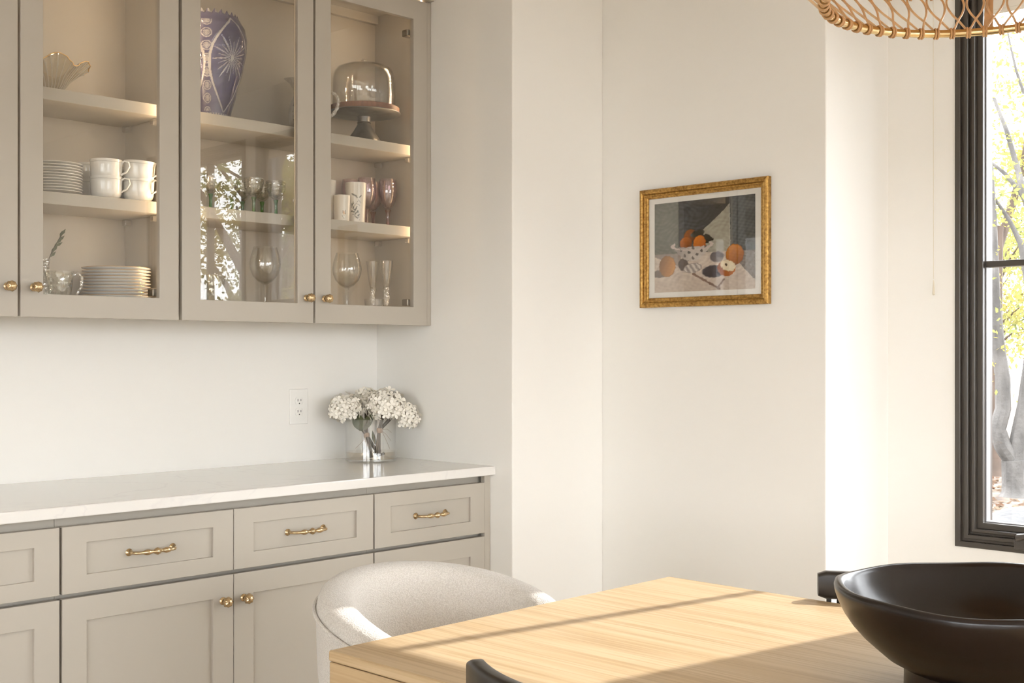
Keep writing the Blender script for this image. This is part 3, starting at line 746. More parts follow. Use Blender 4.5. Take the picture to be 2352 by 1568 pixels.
def segd(u, v, a, b):
    ax, ay = a; bx, by = b; dx, dy = bx - ax, by - ay
    k = max(0, min(1, ((u - ax) * dx + (v - ay) * dy) / (dx * dx + dy * dy))); return math.hypot(u - ax - k * dx, v - ay - k * dy)
def mixc(a, b, k): return tuple(x + (y - x) * k for x, y in zip(a, b))
rp = random.Random(3)
def still_life(u, v):
    n1 = math.sin(u * 37 + 9 * math.sin(v * 13)) * math.sin(v * 41 + 5 * math.sin(u * 17)); n2 = math.sin(u * 91 + v * 57) * math.sin(v * 133 - u * 40)
    u += 0.004 * n1; v += 0.004 * n2
    hz = 0.43 - 0.02 * u
    if v > hz:
        if u < 0.25: c = mixc((104, 104, 98), (122, 122, 114), 0.5 + 0.5 * n1)  # paler left band: a reflection in the glazing, painted into the print
        elif u < 0.775: c = mixc((58, 58, 60), (88, 92, 98), max(0, 0.55 + 0.4 * n1 - abs(u - 0.34) * 3))
        else: c = mixc((66, 70, 73), (84, 88, 90), 0.5 + 0.5 * n2)
        if inpoly(u, v, [(0.758, 0.93), (0.66, 0.82), (0.49, 0.66), (0.55, 0.40), (0.766, 0.40)]): c = mixc((150, 145, 132), (172, 168, 155), 0.5 + 0.4 * n1)
        if 0.768 < u < 0.785: c = (96, 94, 92)
    else:
        c = mixc((190, 174, 164), (214, 200, 188), 0.5 + 0.5 * n1)
        if v < 0.12: c = mixc(c, (196, 180, 168), 0.5)
        if inpoly(u, v, [(0.85, 0.28), (1.01, 0.08), (1.01, 0.43), (0.86, 0.43)]): c = mixc((112, 102, 98), (134, 124, 118), 0.5 + 0.5 * n2)
        if inpoly(u, v, [(0.0, 0.43), (0.26, 0.43), (0.30, 0.24), (0.22, 0.30), (0.0, 0.40)]): c = mixc(c, (120, 108, 102), 0.6)
    for (cu, cv, ru, rv, cc) in ((0.635, 0.362, 0.075, 0.062, (98, 90, 94)), (0.60, 0.205, 0.118, 0.072, (70, 64, 70)), (0.30, 0.30, 0.055, 0.075, (92, 80, 76)), (0.06, 0.21, 0.10, 0.045, (120, 108, 102))):
        e = ell(u, v, cu, cv, ru, rv)
        if e < 1: c = mixc(cc, c, max(0, (e - 0.85) / 0.15))
    if segd(u, v, (0.40, 0.19), (0.66, 0.015)) < 0.011 or segd(u, v, (0.70, 0.115), (0.645, 0.03)) < 0.010: c = (132, 106, 94)
    def fruit(cu, cv, ru, rv, lit, dark, c, hx=-0.3, hy=0.3, split=None):
        e = ell(u, v, cu, cv, ru, rv)
        if e > 1: return c
        k = max(0, min(1, 0.5 + ((u - cu) / ru) * hx + ((v - cv) / rv) * hy))
        r = mixc(dark, lit, k)
        if e > 0.93: r = mixc(r, dark, 0.5)
        return r
    e = ell(u, v, 0.392, 0.255, 0.092, 0.055, 0.15)
    if e < 1: c = mixc((214, 206, 200), (150, 140, 138), 0.5 + 0.5 * math.sin(u * 120 + v * 70)) if e < 0.9 else (140, 128, 124)
    c = fruit(0.37, 0.615, 0.062, 0.07, (168, 92, 30), (92, 48, 18), c)
    for p in ((0.44, 0.63, 0.07, 0.035, 0.3), (0.53, 0.565, 0.055, 0.05, -0.4), (0.575, 0.55, 0.03, 0.012, 0.2)):
        if ell(u, v, *p) < 1: c = (44, 40, 30)
    c = fruit(0.325, 0.53, 0.062, 0.075, (196, 108, 36), (110, 58, 22), c)
    c = fruit(0.463, 0.53, 0.064, 0.078, (226, 134, 40), (160, 78, 20), c, -0.25, 0.3)
    # footed bowl
    e = ell(u, v, 0.386, 0.50, 0.205, 0.040)
    if v < 0.505:
        w = 0.205 * math.sqrt(max(0, 1 - ((0.505 - v) / 0.175) ** 2)) * (0.70 + 0.30 * max(0, (v - 0.33) / 0.175) ** 2)
        if v > 0.335 and abs(u - 0.386) < w and not (e < 1 and v > 0.49):
            k = (u - 0.386) / 0.2; c = mixc((206, 196, 190), (150, 138, 134), max(0, -k) * 0.9 + 0.15)
            if math.sin(u * 75) * math.sin(v * 60 + u * 20) > 0.55: c = (112, 104, 102)
    if 0.86 < ell(u, v, 0.386, 0.505, 0.207, 0.052) < 1.05 and v < 0.55 and not (v > 0.51 and abs(u - 0.386) < 0.17): c = (206, 190, 186)
    # fruit on the cloth
    c = fruit(0.133, 0.290, 0.086, 0.118, (206, 148, 88), (134, 98, 68), c, 0.5, -0.15)
    c = fruit(0.807, 0.376, 0.088, 0.112, (214, 136, 46), (138, 74, 22), c, -0.2, 0.35)
    e = ell(u, v, 0.728, 0.235, 0.090, 0.085, -0.5)
    if e < 1:
        c = mixc((196, 112, 40), (140, 70, 24), 0.5 - (u - 0.728) * 4)
        if ell(u, v, 0.742, 0.262, 0.078, 0.058, -0.55) < 1: c = (222, 206, 172)
        if ell(u, v, 0.742, 0.262, 0.066, 0.046, -0.55) < 1: c = (232, 218, 190)
        if ell(u, v, 0.725, 0.272, 0.014, 0.014) < 1: c = (90, 66, 40)
    return tuple(max(0, min(255, x + 4 * n2)) for x in c)
nu, nv_ = 210, 160; gw, gh = 0.411, 0.309
mb = MB()
mb.v = [(-gw / 2 + gw * i / nu, -0.0046, -gh / 2 + gh * j / nv_) for j in range(nv_ + 1) for i in range(nu + 1)]
mb.f = [(j * (nu + 1) + i, j * (nu + 1) + i + 1, (j + 1) * (nu + 1) + i + 1, (j + 1) * (nu + 1) + i) for j in range(nv_) for i in range(nu)]
me = bpy.data.meshes.new('print'); me.from_pydata(mb.v, [], mb.f); me.materials.append(PAINT)
o = bpy.data.objects.new('print', me); COL.objects.link(o); o.parent = t
setcol(o, lambda p: still_life((p.x + gw / 2) / gw, (p.z + gh / 2) / gh))
MB().box(-PW / 2 + 0.031, PW / 2 - 0.031, -0.0072, -0.0056, -PHT / 2 + 0.031, PHT / 2 - 0.031).build('glazing', PANE, t, smooth=False)

# ------------------------------------------------------------------ shade and cord at the window
t = thing('roller_shade', 'rolled-up cream window shade with a long pull cord', 'shade', (XW, 1.236, 2.38))
MB().box(0.030, 0.033, -0.398, 0.398, 0.006, 0.040).build('fabric', SHADE, t, smooth=False)
MB().box(0.027, 0.036, -0.398, 0.398, -0.006, 0.008).build('bottom_bar', SHADE, t, smooth=False, bevel=0.002)
MB().tube([(-0.012, 0.548, 0.16), (-0.011, 0.548, -0.4), (-0.010, 0.5475, -0.84)], 0.0009, 6).build('cord', CORD, t)
MB().lathe([(0, 0.05), (0.0015, 0.048), (0.0032, 0.02), (0.0042, 0.002), (0, 0)], 12, o=(-0.010, 0.5475, -0.893)).build('tassel', CORD, t)

# ------------------------------------------------------------------ cabinet contents
S1, S2, S0 = 2.0422, 1.7512, Z0 + 0.0302          # tops of the two shelves and of the cabinet floor
def spot(px, Y): return on_y(px, 811, Y).x         # where a photo column meets the plane at that distance from the wall
# plates
def plate_mesh(r, h, fl):
    return MB().lathe([(0, 0.002), (r * 0.52, 0.002), (r * 0.54, 0.0), (r * 0.58, 0.0), (r * 0.60, 0.003), (r * 0.74, h * 0.55), (r * 0.99, h - 0.001), (r, h), (r * 0.985, h + 0.0012), (r * 0.74, h * 0.55 + 0.0028), (r * 0.62, fl + 0.0004), (r * 0.58, fl), (0, fl)], 56)
def plate_stack(n, r, h, step, x, y, z, label, group, gilt_edge=True):
    p = thing('plate', label, 'plate', (x, y, z), group=group)
    d = plate_mesh(r, h, step - 0.0002).build('dish', PORC, p)
    if gilt_edge: MB().tube([(r * 0.994 * math.cos(2 * PI * k / 56), r * 0.994 * math.sin(2 * PI * k / 56), h + 0.0006) for k in range(56)], 0.0008, 6, closed=True).build('gilt_edge', GOLD, d)
    for i in range(1, n): dup(p, (x + random.uniform(-.0012, .0012), y + random.uniform(-.0012, .0012), z + i * step), random.uniform(0, 6))
plate_stack(11, 0.076, 0.0115, 0.0081, spot(127, 3.405), 3.405, S2, 'white dessert plate in the tall stack beside the mugs', 'stacked white dessert plates', False)
plate_stack(13, 0.099, 0.0135, 0.0092, spot(267, 3.39), 3.39, S0, 'white gilt-edged dinner plate in the stack under the mug shelf', 'stacked gilt-edged dinner plates')
# mugs
def make_mug():
    t = thing('mug', 'white porcelain mug', 'mug')
    MB().lathe([(0, 0.003), (0.022, 0.003), (0.0235, 0.0), (0.027, 0.0), (0.034, 0.003), (0.0405, 0.009), (0.0438, 0.0175), (0.0448, 0.030), (0.0456, 0.050), (0.0465, 0.0668), (0.0459, 0.0676), (0.0441, 0.0668), (0.0432, 0.050), (0.0424, 0.030), (0.0405, 0.018), (0.035, 0.008), (0.022, 0.0058), (0, 0.005)], 40).build('cup', PORC, t, angle=1.0)
    MB().tube([(0.0440, 0, 0.059), (0.054, 0, 0.0645), (0.066, 0, 0.061), (0.069, 0, 0.048), (0.060, 0, 0.032), (0.0435, 0, 0.0235)], [0.0042, 0.0036, 0.0036, 0.0036, 0.0034, 0.004], 10, flat=0.75).build('handle', PORC, t)
    MB().lathe([(0.0461, 0.0585), (0.0463, 0.0592), (0.0462, 0.0599)], 40).build('grey_band', pbr('grey_line', (0.45, 0.44, 0.42), 0.4), t)
    return t
mug = make_mug()
hd = math.atan2(-0.7166, 0.6974)                  # handle towards the viewer's right
spots = [(spot(244, 3.375), 3.375, 0.050, hd + .05, 'front mug stack beside the dessert plates'), (spot(318, 3.36), 3.36, 0.050, hd - .22, 'front mug stack beside the cabinet side'),
         (spot(211, 3.48), 3.48, 0.050, 2.0, 'rear mug stack behind the dessert plates'), (spot(286, 3.46), 3.46, 0.050, 1.5, 'rear mug stack towards the cabinet side')]
firstm = True
for i, (x, y, st, rz, w) in enumerate(spots):
    for k in range(2):
        tilt = (0.0, 0.06, rz + 0.1) if (i == 1 and k == 1) else (0, 0, rz - k * 0.06)
        lb = 'white mug, %s of the %s' % ('upper' if k else 'lower', w)
        z = S2 + k * st + (0.004 if (i == 1 and k) else 0)
        if firstm: m = mug; m.location = (x, y, z); m.rotation_euler = tilt; firstm = False
        else: m = dup(mug, (x, y, z), tilt)
        m['label'] = lb; m['group'] = 'white mugs stacked in pairs'
# ruffled smoky bowl
t = thing('ruffled_bowl', 'ruffled smoky glass bowl with a gilt edge above the mugs', 'bowl', (spot(104, 3.412), 3.412, S1), 0.3)
def ruf(a, i, r, z):
    k = max(0.0, (z - 0.012) / 0.085)
    return 0.90 * r * (1 + 0.09 * k * k * math.sin(6 * a) + 0.016 * math.sin(36 * a + 5 * k)), z + 0.017 * k * k * math.sin(6 * a + 1.1)
MB().lathe([(0, 0.004), (0.034, 0.0), (0.042, 0.004), (0.058, 0.022), (0.076, 0.045), (0.098, 0.066), (0.118, 0.082), (0.126, 0.086), (0.117, 0.085), (0.096, 0.069), (0.073, 0.048), (0.054, 0.025), (0.036, 0.008), (0, 0.008)], 324, rad=ruf).build('glass_body', SMOKED, t, angle=1.3)
flu = MB()
for j in range(36):
    pts = []
    for (r0_, z0_) in [(0.044, 0.005), (0.058, 0.022), (0.076, 0.045), (0.098, 0.066), (0.118, 0.082), (0.1255, 0.0855)]:
        kk = max(0.0, (z0_ - 0.012) / 0.085); a = 2 * PI * j / 36 - 5 * kk / 36 * 2.2; r_, z_ = ruf(a, 0, r0_, z0_); pts.append(((r_ + 0.001) * math.cos(a), (r_ + 0.001) * math.sin(a), z_))
    flu.tube(pts, 0.0017, 6)
fo = flu.build('fluting', glass('fluted_glass', (0.95, 0.93, 0.88), 0.16, 0.08, diffuse=0.45, dcol=(0.80, 0.76, 0.68)), t); fo['kind'] = 'stuff'
ed = []
for k in range(168):
    a = 2 * PI * k / 168; r_, z_ = ruf(a, 0, 0.1262, 0.0862); ed.append((r_ * math.cos(a), r_ * math.sin(a), z_))
MB().tube(ed, 0.0014, 6, closed=True).build('gilt_edge', GOLD, t)
# little glass jug and sprig bottle beside the dinner plates
t = thing('glass_creamer', 'small etched glass creamer beside the dinner plates', 'jug', (spot(137, 3.36), 3.36, S0), hd)
MB().lathe([(0, 0.003), (0.024, 0), (0.026, 0.002), (0.024, 0.008), (0.030, 0.022), (0.035, 0.07), (0.040, 0.105), (0.0385, 0.105), (0.0335, 0.07), (0.028, 0.024), (0.02, 0.012), (0, 0.011)], 32, rad=lambda a, i, r, z: (r * (1 + 0.22 * max(0, (z - .07) / .035) * max(0, math.cos(a - PI)) ** 4), z)).build('jug_body', RIBBED, t)
MB().tube([(0.036, 0, 0.092), (0.052, 0, 0.100), (0.064, 0, 0.088), (0.062, 0, 0.062), (0.045, 0, 0.032), (0.031, 0, 0.024)], [0.005, 0.0045, 0.0045, 0.0045, 0.004, 0.004], 10).build('handle', CRYSTAL, t)
t = thing('bud_bottle', 'small glass bottle holding a leafy sprig behind the creamer', 'bottle', (spot(104, 3.46), 3.46, S0))
MB().lathe([(0, 0.003), (0.024, 0), (0.028, 0.004), (0.03, 0.05), (0.024, 0.085), (0.012, 0.105), (0.011, 0.130), (0.015, 0.146), (0.0135, 0.146), (0.0095, 0.130), (0.010, 0.106), (0.022, 0.084), (0.028, 0.05), (0.026, 0.007), (0, 0.007)], 28).build('bottle_body', CRYSTAL, t)
spr = MB().tube([(0, 0, 0.02), (0.002, -0.004, 0.13), (0.016, -0.016, 0.175), (0.034, -0.03, 0.215)], 0.0013, 6).build('sprig', STEM, t)
for k in range(9):
    q = 0.25 + 0.75 * k / 8; p = Vector((0.002 + 0.032 * q, -0.004 - 0.026 * q, 0.13 + 0.085 * q)); a = (k % 2 * 2 - 1) * 0.8 + 0.3
    dv = Vector((0.6 * math.cos(a) - .1, -0.5 * math.cos(a), 0.6 + 0.3 * math.sin(k))).normalized() * 0.024; sd = dv.cross(Vector((0.5, 0.6, 0.2))).normalized() * 0.0042
    MB().add([p, p + dv * .5 + sd, p + dv, p + dv * .5 - sd, p + dv * .5 + Vector((.0008, .0008, 0))], [(0, 1, 4), (1, 2, 4), (2, 3, 4), (3, 0, 4)]).build('leaf', LEAFG, spr)

# cobalt cut-to-clear vase
t = thing('cut_glass_vase', 'tall cobalt cut-to-clear glass vase with starburst panels', 'vase', (spot(481, 3.425), 3.425, S1))
VH = 0.335
def vr(h):
    P = [(0, .066), (.06, .067), (.25, .084), (.5, .106), (.66, .1165), (.78, .119), (.88, .113), (.95, .099), (1, .088)]
    for (a, ra), (b, rb) in zip(P, P[1:]):
        if h <= b: k = (h - a) / (b - a); k = k * k * (3 - 2 * k) * 0.3 + k * 0.7; return ra + (rb - ra) * k
    return P[-1][1]
front = math.atan2(-0.8873, -0.4613)               # direction from the vase back to the viewer
def vcut(a, h):
    """1 where the blue layer is cut through to clear"""
    d = (a - front - math.radians(36) + PI / 4) % (PI / 2) - PI / 4          # within one of four panels; right panel first
    du = d / (PI / 4); hv = (h - 0.50) / 0.44
    lens = 0.90 * (1 - abs(hv) ** 2.0) if abs(hv) < 1 else 0
    edge = abs(abs(du) - lens)
    if abs(hv) < 1 and edge < 0.045: return 0.95
    if abs(hv) < 1 and abs(du) < lens:
        x, y = d * 0.105, (h - 0.56) * VH; th = math.atan2(y, x); R_ = math.hypot(x, y)
        n = 22; ph = (th * n / (2 * PI)) % 1; kk = int((th * n / (2 * PI)) // 1)
        L_ = 0.052 + 0.028 * ((kk * 7) % 5) / 4
        w = 0.34 * (1 - R_ / L_)
        if R_ < 0.007: return 1.0
        return 0.9 if abs(ph - 0.5) < max(0, w) + 0.0 and R_ < L_ else 0.05
    # between the panels: stacked rounds and crossing lines
    dd = (a - front - math.radians(36) + PI / 4 + PI / 4) % (PI / 2) - PI / 4
    yy = ((h * 8.5) % 1) - 0.5
    rr = math.hypot(dd * 0.105 / 0.016, yy * VH / 8.5 / 0.0155)
    if 0.06 < h < 0.90:
        if rr < 0.62: return 0.75 if (math.sin(a * 160) * math.sin(h * 330) > -.2) else 0.3
        if 0.80 < rr < 0.98: return 0.85
    if h < 0.05: return 0.8 if math.sin(a * 48) > 0 else 0.2
    if h > 0.955: return 0.9 if math.sin(a * 26) > -0.1 and h > 0.975 else 0.15
    return 0.12
nA, nH = 300, 150
mb = MB()
for j in range(nH + 1):
    h = j / nH; r_ = vr(h)
    for k in range(nA):
        a = 2 * PI * k / nA; rr = r_ - 0.0018 * vcut(a, h); z = h * VH + (0.006 * math.cos(26 * a) if h > 0.97 else 0) * (h - 0.97) / 0.03
        mb.v.append((rr * math.cos(a), rr * math.sin(a), z))
for j in range(nH):
    for k in range(nA): mb.f.append((j * nA + k, j * nA + (k + 1) % nA, (j + 1) * nA + (k + 1) % nA, (j + 1) * nA + k))
mb.f.append(tuple(range(nA - 1, -1, -1)))
me = bpy.data.meshes.new('vase_body'); me.from_pydata(mb.v, [], mb.f); me.materials.append(BLUE)
me.polygons.foreach_set('use_smooth', [True] * len(me.polygons))
o = bpy.data.objects.new('vase_body', me); COL.objects.link(o); o.parent = t
ca = me.color_attributes.new('Col', 'FLOAT_COLOR', 'POINT'); buf = []
for j in range(nH + 1):
    for k in range(nA): c = vcut(2 * PI * k / nA, j / nH); buf += [c, c, c, 1]
ca.data.foreach_set('color', buf)
MB().lathe([(0.082, VH - 0.01), (0.094, VH * 0.94), (0.112, VH * 0.80), (0.108, VH * 0.62), (0.098, VH * 0.48), (0.076, VH * 0.22), (0.058, 0.03), (0, 0.022)], 64).build('inner_wall', CLEAR, t)

# cut crystal pitcher
t = thing('crystal_pitcher', 'cut crystal pitcher with spout and handle beside the cake stand', 'pitcher', (spot(706, 3.46), 3.46, S1), hd)
pit = lambda a, i, r, z: (r * (1 + 0.35 * max(0, (z - .15) / .045) ** 2 * max(0, math.cos(a - PI)) ** 6) * (1 + 0.012 * math.cos(24 * a) * (z < 0.12)), z + 0.012 * max(0, (z - .15) / .045) * math.cos(a - PI))
MB().lathe([(0, 0.006), (0.044, 0.0), (0.050, 0.004), (0.058, 0.03), (0.064, 0.07), (0.064, 0.10), (0.056, 0.128), (0.047, 0.148), (0.046, 0.162), (0.052, 0.182), (0.060, 0.195), (0.057, 0.195), (0.049, 0.182), (0.043, 0.162), (0.044, 0.148), (0.053, 0.126), (0.060, 0.10), (0.060, 0.07), (0.054, 0.03), (0.04, 0.014), (0, 0.014)], 72, rad=pit).build('pitcher_body', CRYSTAL, t)
hp = [(0.046 + 0.062 * math.sin(PI * k / 16) ** 0.8, 0, 0.168 - 0.112 * k / 16 + 0.03 * math.sin(PI * k / 16) * (1 - k / 16)) for k in range(17)]
MB().tube(hp, [0.0062 * (1 + 0.16 * (-1) ** k) for k in range(17)], 10).build('handle', CRYSTAL, t)

# green-stemmed goblets
def make_green():
    t = thing('green_stem_glass', 'small ribbed wine glass with a green stem', 'glass')
    def rb(a, i, r, z): return r, z
    MB().lathe([(0, 0.056), (0.010, 0.058), (0.022, 0.068), (0.029, 0.085), (0.0315, 0.100), (0.0325, 0.117), (0.0312, 0.117), (0.0300, 0.100), (0.0275, 0.086), (0.020, 0.070), (0, 0.061)], 32).build('glass_bowl', RIBBED, t)
    for z, r in ((0.086, 0.0294), (0.092, 0.0306), (0.098, 0.0315), (0.104, 0.0320), (0.110, 0.0324)):
        MB().tube([(r * math.cos(2 * PI * k / 28), r * math.sin(2 * PI * k / 28), z) for k in range(28)], 0.0008, 5, closed=True).build('rib', CRYSTAL, t)
    MB().lathe([(0, 0.004), (0.006, 0.005), (0.0052, 0.020), (0.0048, 0.040), (0.008, 0.0555), (0, 0.0558)], 14).build('stem', GREENG, t)
    MB().lathe([(0, 0.0), (0.029, 0.0), (0.0285, 0.0016), (0.010, 0.0048), (0, 0.005)], 28).build('foot', GREENG, t)
    return t
gg = make_green()
gl = [(484, 3.40, 'first of the row behind the vase side'), (531, 3.47, ''), (557, 3.50, ''), (583, 3.375, ''), (602, 3.46, ''), (634, 3.385, '')]
for i, (px, Y, w) in enumerate(gl):
    g_ = gg if i == 0 else dup(gg, (0, 0, 0))
    g_.location = (spot(px, Y), Y, S2); g_['label'] = 'small ribbed wine glass with a green stem on the shelf under the blue vase'; g_['group'] = 'green-stemmed wine glasses'
# glass mugs on the cabinet floor
def make_gmug():
    t = thing('glass_mug', 'fluted footed glass mug', 'mug')
    MB().lathe([(0, 0.004), (0.026, 0.0), (0.028, 0.003), (0.023, 0.010), (0.020, 0.018), (0.026, 0.028), (0.031, 0.05), (0.034, 0.09), (0.036, 0.118), (0.0345, 0.118), (0.0325, 0.09), (0.029, 0.05), (0.024, 0.032), (0, 0.027)], 40, rad=lambda a, i, r, z: (r * (1 + 0.018 * math.cos(20 * a)), z)).build('cup', RIBBED, t)
    MB().tube([(0.034, 0, 0.095), (0.046, 0, 0.100), (0.057, 0, 0.090), (0.058, 0, 0.065), (0.050, 0, 0.045), (0.031, 0, 0.046)], 0.0042, 10).build('handle', CLEAR, t)
    return t
gm = make_gmug(); gm.location = (spot(491, 3.375), 3.375, S0); gm.rotation_euler = (0, 0, hd); gm['label'] = 'fluted footed glass mug on the floor of the blue vase cabinet'; gm['group'] = 'fluted glass mugs'
dup(gm, (spot(431, 3.385), 3.385, S0), hd)
# wine glasses
def make_wine():
    t = thing('wine_glass', 'large balloon wine glass', 'glass')
    MB().lathe([(0, 0.098), (0.006, 0.099), (0.024, 0.108), (0.041, 0.126), (0.0495, 0.148), (0.0515, 0.166), (0.049, 0.186), (0.0435, 0.206), (0.0385, 0.222), (0.0372, 0.222), (0.0424, 0.206), (0.048, 0.186), (0.0505, 0.166), (0.0485, 0.148), (0.040, 0.1275), (0.022, 0.110), (0, 0.1015)], 44).build('glass_bowl', CLEAR, t)
    MB().lathe([(0, 0.004), (0.007, 0.005), (0.0045, 0.012), (0.0038, 0.05), (0.0042, 0.088), (0.0085, 0.0985), (0, 0.0985)], 16).build('stem', CLEAR, t)
    MB().lathe([(0, 0.0), (0.040, 0.0), (0.0395, 0.0014), (0.010, 0.0048), (0, 0.005)], 36).build('foot', CLEAR, t)
    return t
wg = make_wine(); wg.location = (spot(609, 3.40), 3.40, S0); wg['label'] = 'large clear balloon wine glass beside the fluted mugs'; wg['group'] = 'balloon wine glasses'
dup(wg, (spot(797, 3.40), 3.40, S0), 0, 'large clear balloon wine glass beside the champagne flutes')
# champagne flutes
def make_flute():
    t = thing('champagne_flute', 'slim crystal flute', 'glass')
    MB().lathe([(0, 0.088), (0.006, 0.090), (0.010, 0.105), (0.0165, 0.140), (0.021, 0.175), (0.0235, 0.205), (0.0222, 0.205), (0.0195, 0.175), (0.015, 0.140), (0.008, 0.107), (0, 0.097)], 30).build('glass_bowl', CLEAR, t)
    MB().lathe([(0, 0.003), (0.008, 0.004), (0.0048, 0.02), (0.0065, 0.045), (0.0105, 0.07), (0.0085, 0.088), (0.012, 0.102), (0.0085, 0.112), (0, 0.112)], 12, rad=lambda a, i, r, z: (r * (1 + 0.25 * math.cos(3 * a + z * 80)), z)).build('stem', CRYSTAL, t)
    MB().lathe([(0, 0.0), (0.030, 0.0), (0.0295, 0.0014), (0.010, 0.0038), (0, 0.004)], 28).build('foot', CLEAR, t)
    return t
fl = make_flute(); fl.location = (spot(856, 3.46), 3.46, S0); fl['label'] = 'slim crystal champagne flute with twisted stem beside the balloon glass'; fl['group'] = 'twisted-stem champagne flutes'
dup(fl, (spot(888, 3.395), 3.395, S0), 1.0)
t = thing('glass_tumbler', 'short clear ribbed tumbler in front of the champagne flutes', 'glass', (spot(860, 3.35), 3.35, S0))
MB().lathe([(0, 0.005), (0.030, 0), (0.0325, 0.003), (0.036, 0.062), (0.0345, 0.062), (0.031, 0.009), (0, 0.009)], 40, rad=lambda a, i, r, z: (r * (1 + 0.012 * math.cos(28 * a)), z)).build('tumbler_body', CLEAR, t)
# cake stand with dome
t = thing('cake_stand', 'pewter pedestal cake stand with a wooden board under a glass dome', 'cake stand', (spot(836, 3.418), 3.418, S1))
MB().lathe([(0, 0.003), (0.058, 0.0), (0.064, 0.004), (0.062, 0.012), (0.056, 0.020), (0.050, 0.030), (0.040, 0.044), (0.030, 0.060), (0.0245, 0.070), (0.0225, 0.076), (0.025, 0.078), (0.0225, 0.081), (0.024, 0.100), (0, 0.101)], 44).build('pedestal', PEWTER, t)
MB().lathe([(0, 0.100), (0.030, 0.1005), (0.09, 0.103), (0.126, 0.108), (0.131, 0.111), (0.130, 0.1135), (0.118, 0.1135), (0, 0.1135)], 64).build('plate', PEWTER, t)
MB().lathe([(0, 0.114), (0.125, 0.114), (0.126, 0.1155), (0.126, 0.131), (0.1245, 0.1325), (0, 0.1325)], 64).build('board', WALNUT, t)
dm = MB().lathe([(0.110, 0.133), (0.1115, 0.135), (0.1115, 0.20), (0.110, 0.235), (0.106, 0.256), (0.096, 0.272), (0.076, 0.2815), (0.04, 0.2855), (0, 0.2865), (0.04, 0.2830), (0.075, 0.279), (0.094, 0.2695), (0.1035, 0.254), (0.1075, 0.234), (0.109, 0.20), (0.108, 0.133)], 64).build('dome', CLEAR, t, angle=1.2)
MB().lathe([(0, 0.2865), (0.005, 0.288), (0.0045, 0.291), (0.010, 0.295), (0.0115, 0.301), (0.0075, 0.307), (0, 0.3085)], 18).build('dome_knob', CRYSTAL, dm)

# frosted tumblers with printed leaves, and mauve goblets
def make_frost(name, label, r0, r1, h, x, y, z, kind, group=None):
    t = thing(name, label, 'glass', (x, y, z), group=group)
    n, mrows = 90, 60; mb = MB()
    for j in range(mrows + 1):
        k = j / mrows; rr = r0 + (r1 - r0) * k
        for q in range(n): a = 2 * PI * q / n; mb.v.append((rr * math.cos(a), rr * math.sin(a), h * k))
    for j in range(mrows):
        for q in range(n): mb.f.append((j * n + q, j * n + (q + 1) % n, (j + 1) * n + (q + 1) % n, (j + 1) * n + q))
    mb.f.append(tuple(range(n - 1, -1, -1)))
    me = bpy.data.meshes.new('tumbler_wall'); me.from_pydata(mb.v, [], mb.f); me.materials.append(FROST); me.polygons.foreach_set('use_smooth', [True] * len(me.polygons))
    o = bpy.data.objects.new('tumbler_wall', me); COL.objects.link(o); o.parent = t
    face = math.atan2(-0.775, -0.63)
    def colf(p):
        a = math.atan2(p.y, p.x); d = (a - face - 0.15 + PI) % (2 * PI) - PI; u, v = d * r1, p.z
        base = (226, 220, 210)
        if kind == 'leaf':
            ink = (96, 94, 84)
            for (cu, cv, ru, rv, rot) in ((-0.012, 0.098, 0.0030, 0.010, 1.1), (-0.004, 0.093, 0.0026, 0.008, 0.7), (0.012, 0.093, 0.002, 0.006, -0.9), (-0.016, 0.040, 0.0024, 0.009, 1.35), (-0.013, 0.052, 0.0022, 0.009, 0.3), (-0.004, 0.050, 0.0024, 0.010, -0.45), (0.000, 0.038, 0.0022, 0.008, -0.8), (-0.011, 0.031, 0.002, 0.008, 1.5), (-0.004, 0.022, 0.0022, 0.010, 1.0), (0.006, 0.028, 0.0022, 0.007, -1.0), (-0.020, 0.060, 0.0018, 0.010, 0.1), (-0.016, 0.068, 0.0016, 0.008, -0.3)):
                if ell(u, v, cu, cv, ru, rv, rot) < 1: return ink
            for s_ in (((-0.004, 0.093), (0.006, 0.080)), ((0.006, 0.080), (-0.020, 0.046)), ((0.003, 0.066), (0.014, 0.060)), ((-0.012, 0.028), (0.004, 0.046)), ((0.004, 0.046), (0.010, 0.012)), ((0.006, 0.08), (0.016, 0.07)), ((-0.018, 0.075), (-0.008, 0.062))):
                if segd(u, v, *s_) < 0.0007: return (130, 126, 114)
        else:
            if ell(u, v, 0.005, 0.026, 0.0032, 0.009, 0.1) < 1 and math.sin(v * 1400) > -0.4: return (190, 140, 70)
            if segd(u, v, (-0.002, 0.018), (0.004, 0.008)) < 0.0008 or segd(u, v, (0.001, 0.036), (-0.001, 0.022)) < 0.0007 or segd(u, v, (0.010, 0.036), (0.011, 0.022)) < 0.0007: return (120, 110, 92)
        return base
    setcol(o, colf)
    MB().lathe([(r1 - 0.0025, h), (r0 - 0.002, 0.006), (0, 0.006)], 48).build('inner_wall', PORC, t)
    MB().tube([((r1 - 0.0012) * math.cos(2 * PI * k / 48), (r1 - 0.0012) * math.sin(2 * PI * k / 48), h) for k in range(48)], 0.0016, 6, closed=True).build('lip', PORC, t)
    return t
make_frost('frosted_tumbler', 'tall frosted tumbler printed with grey leaves beside the mauve goblets', 0.031, 0.037, 0.142, spot(817, 3.375), 3.375, S2, 'leaf')
make_frost('frosted_tumbler', 'tall leaf-printed frosted tumbler behind the short butterfly glass', 0.031, 0.037, 0.142, spot(747, 3.40), 3.40, S2, 'leaf')
make_frost('frosted_tumbler', 'short frosted glass with a small gold butterfly print', 0.026, 0.0285, 0.088, spot(785, 3.345), 3.345, S2, 'fly')
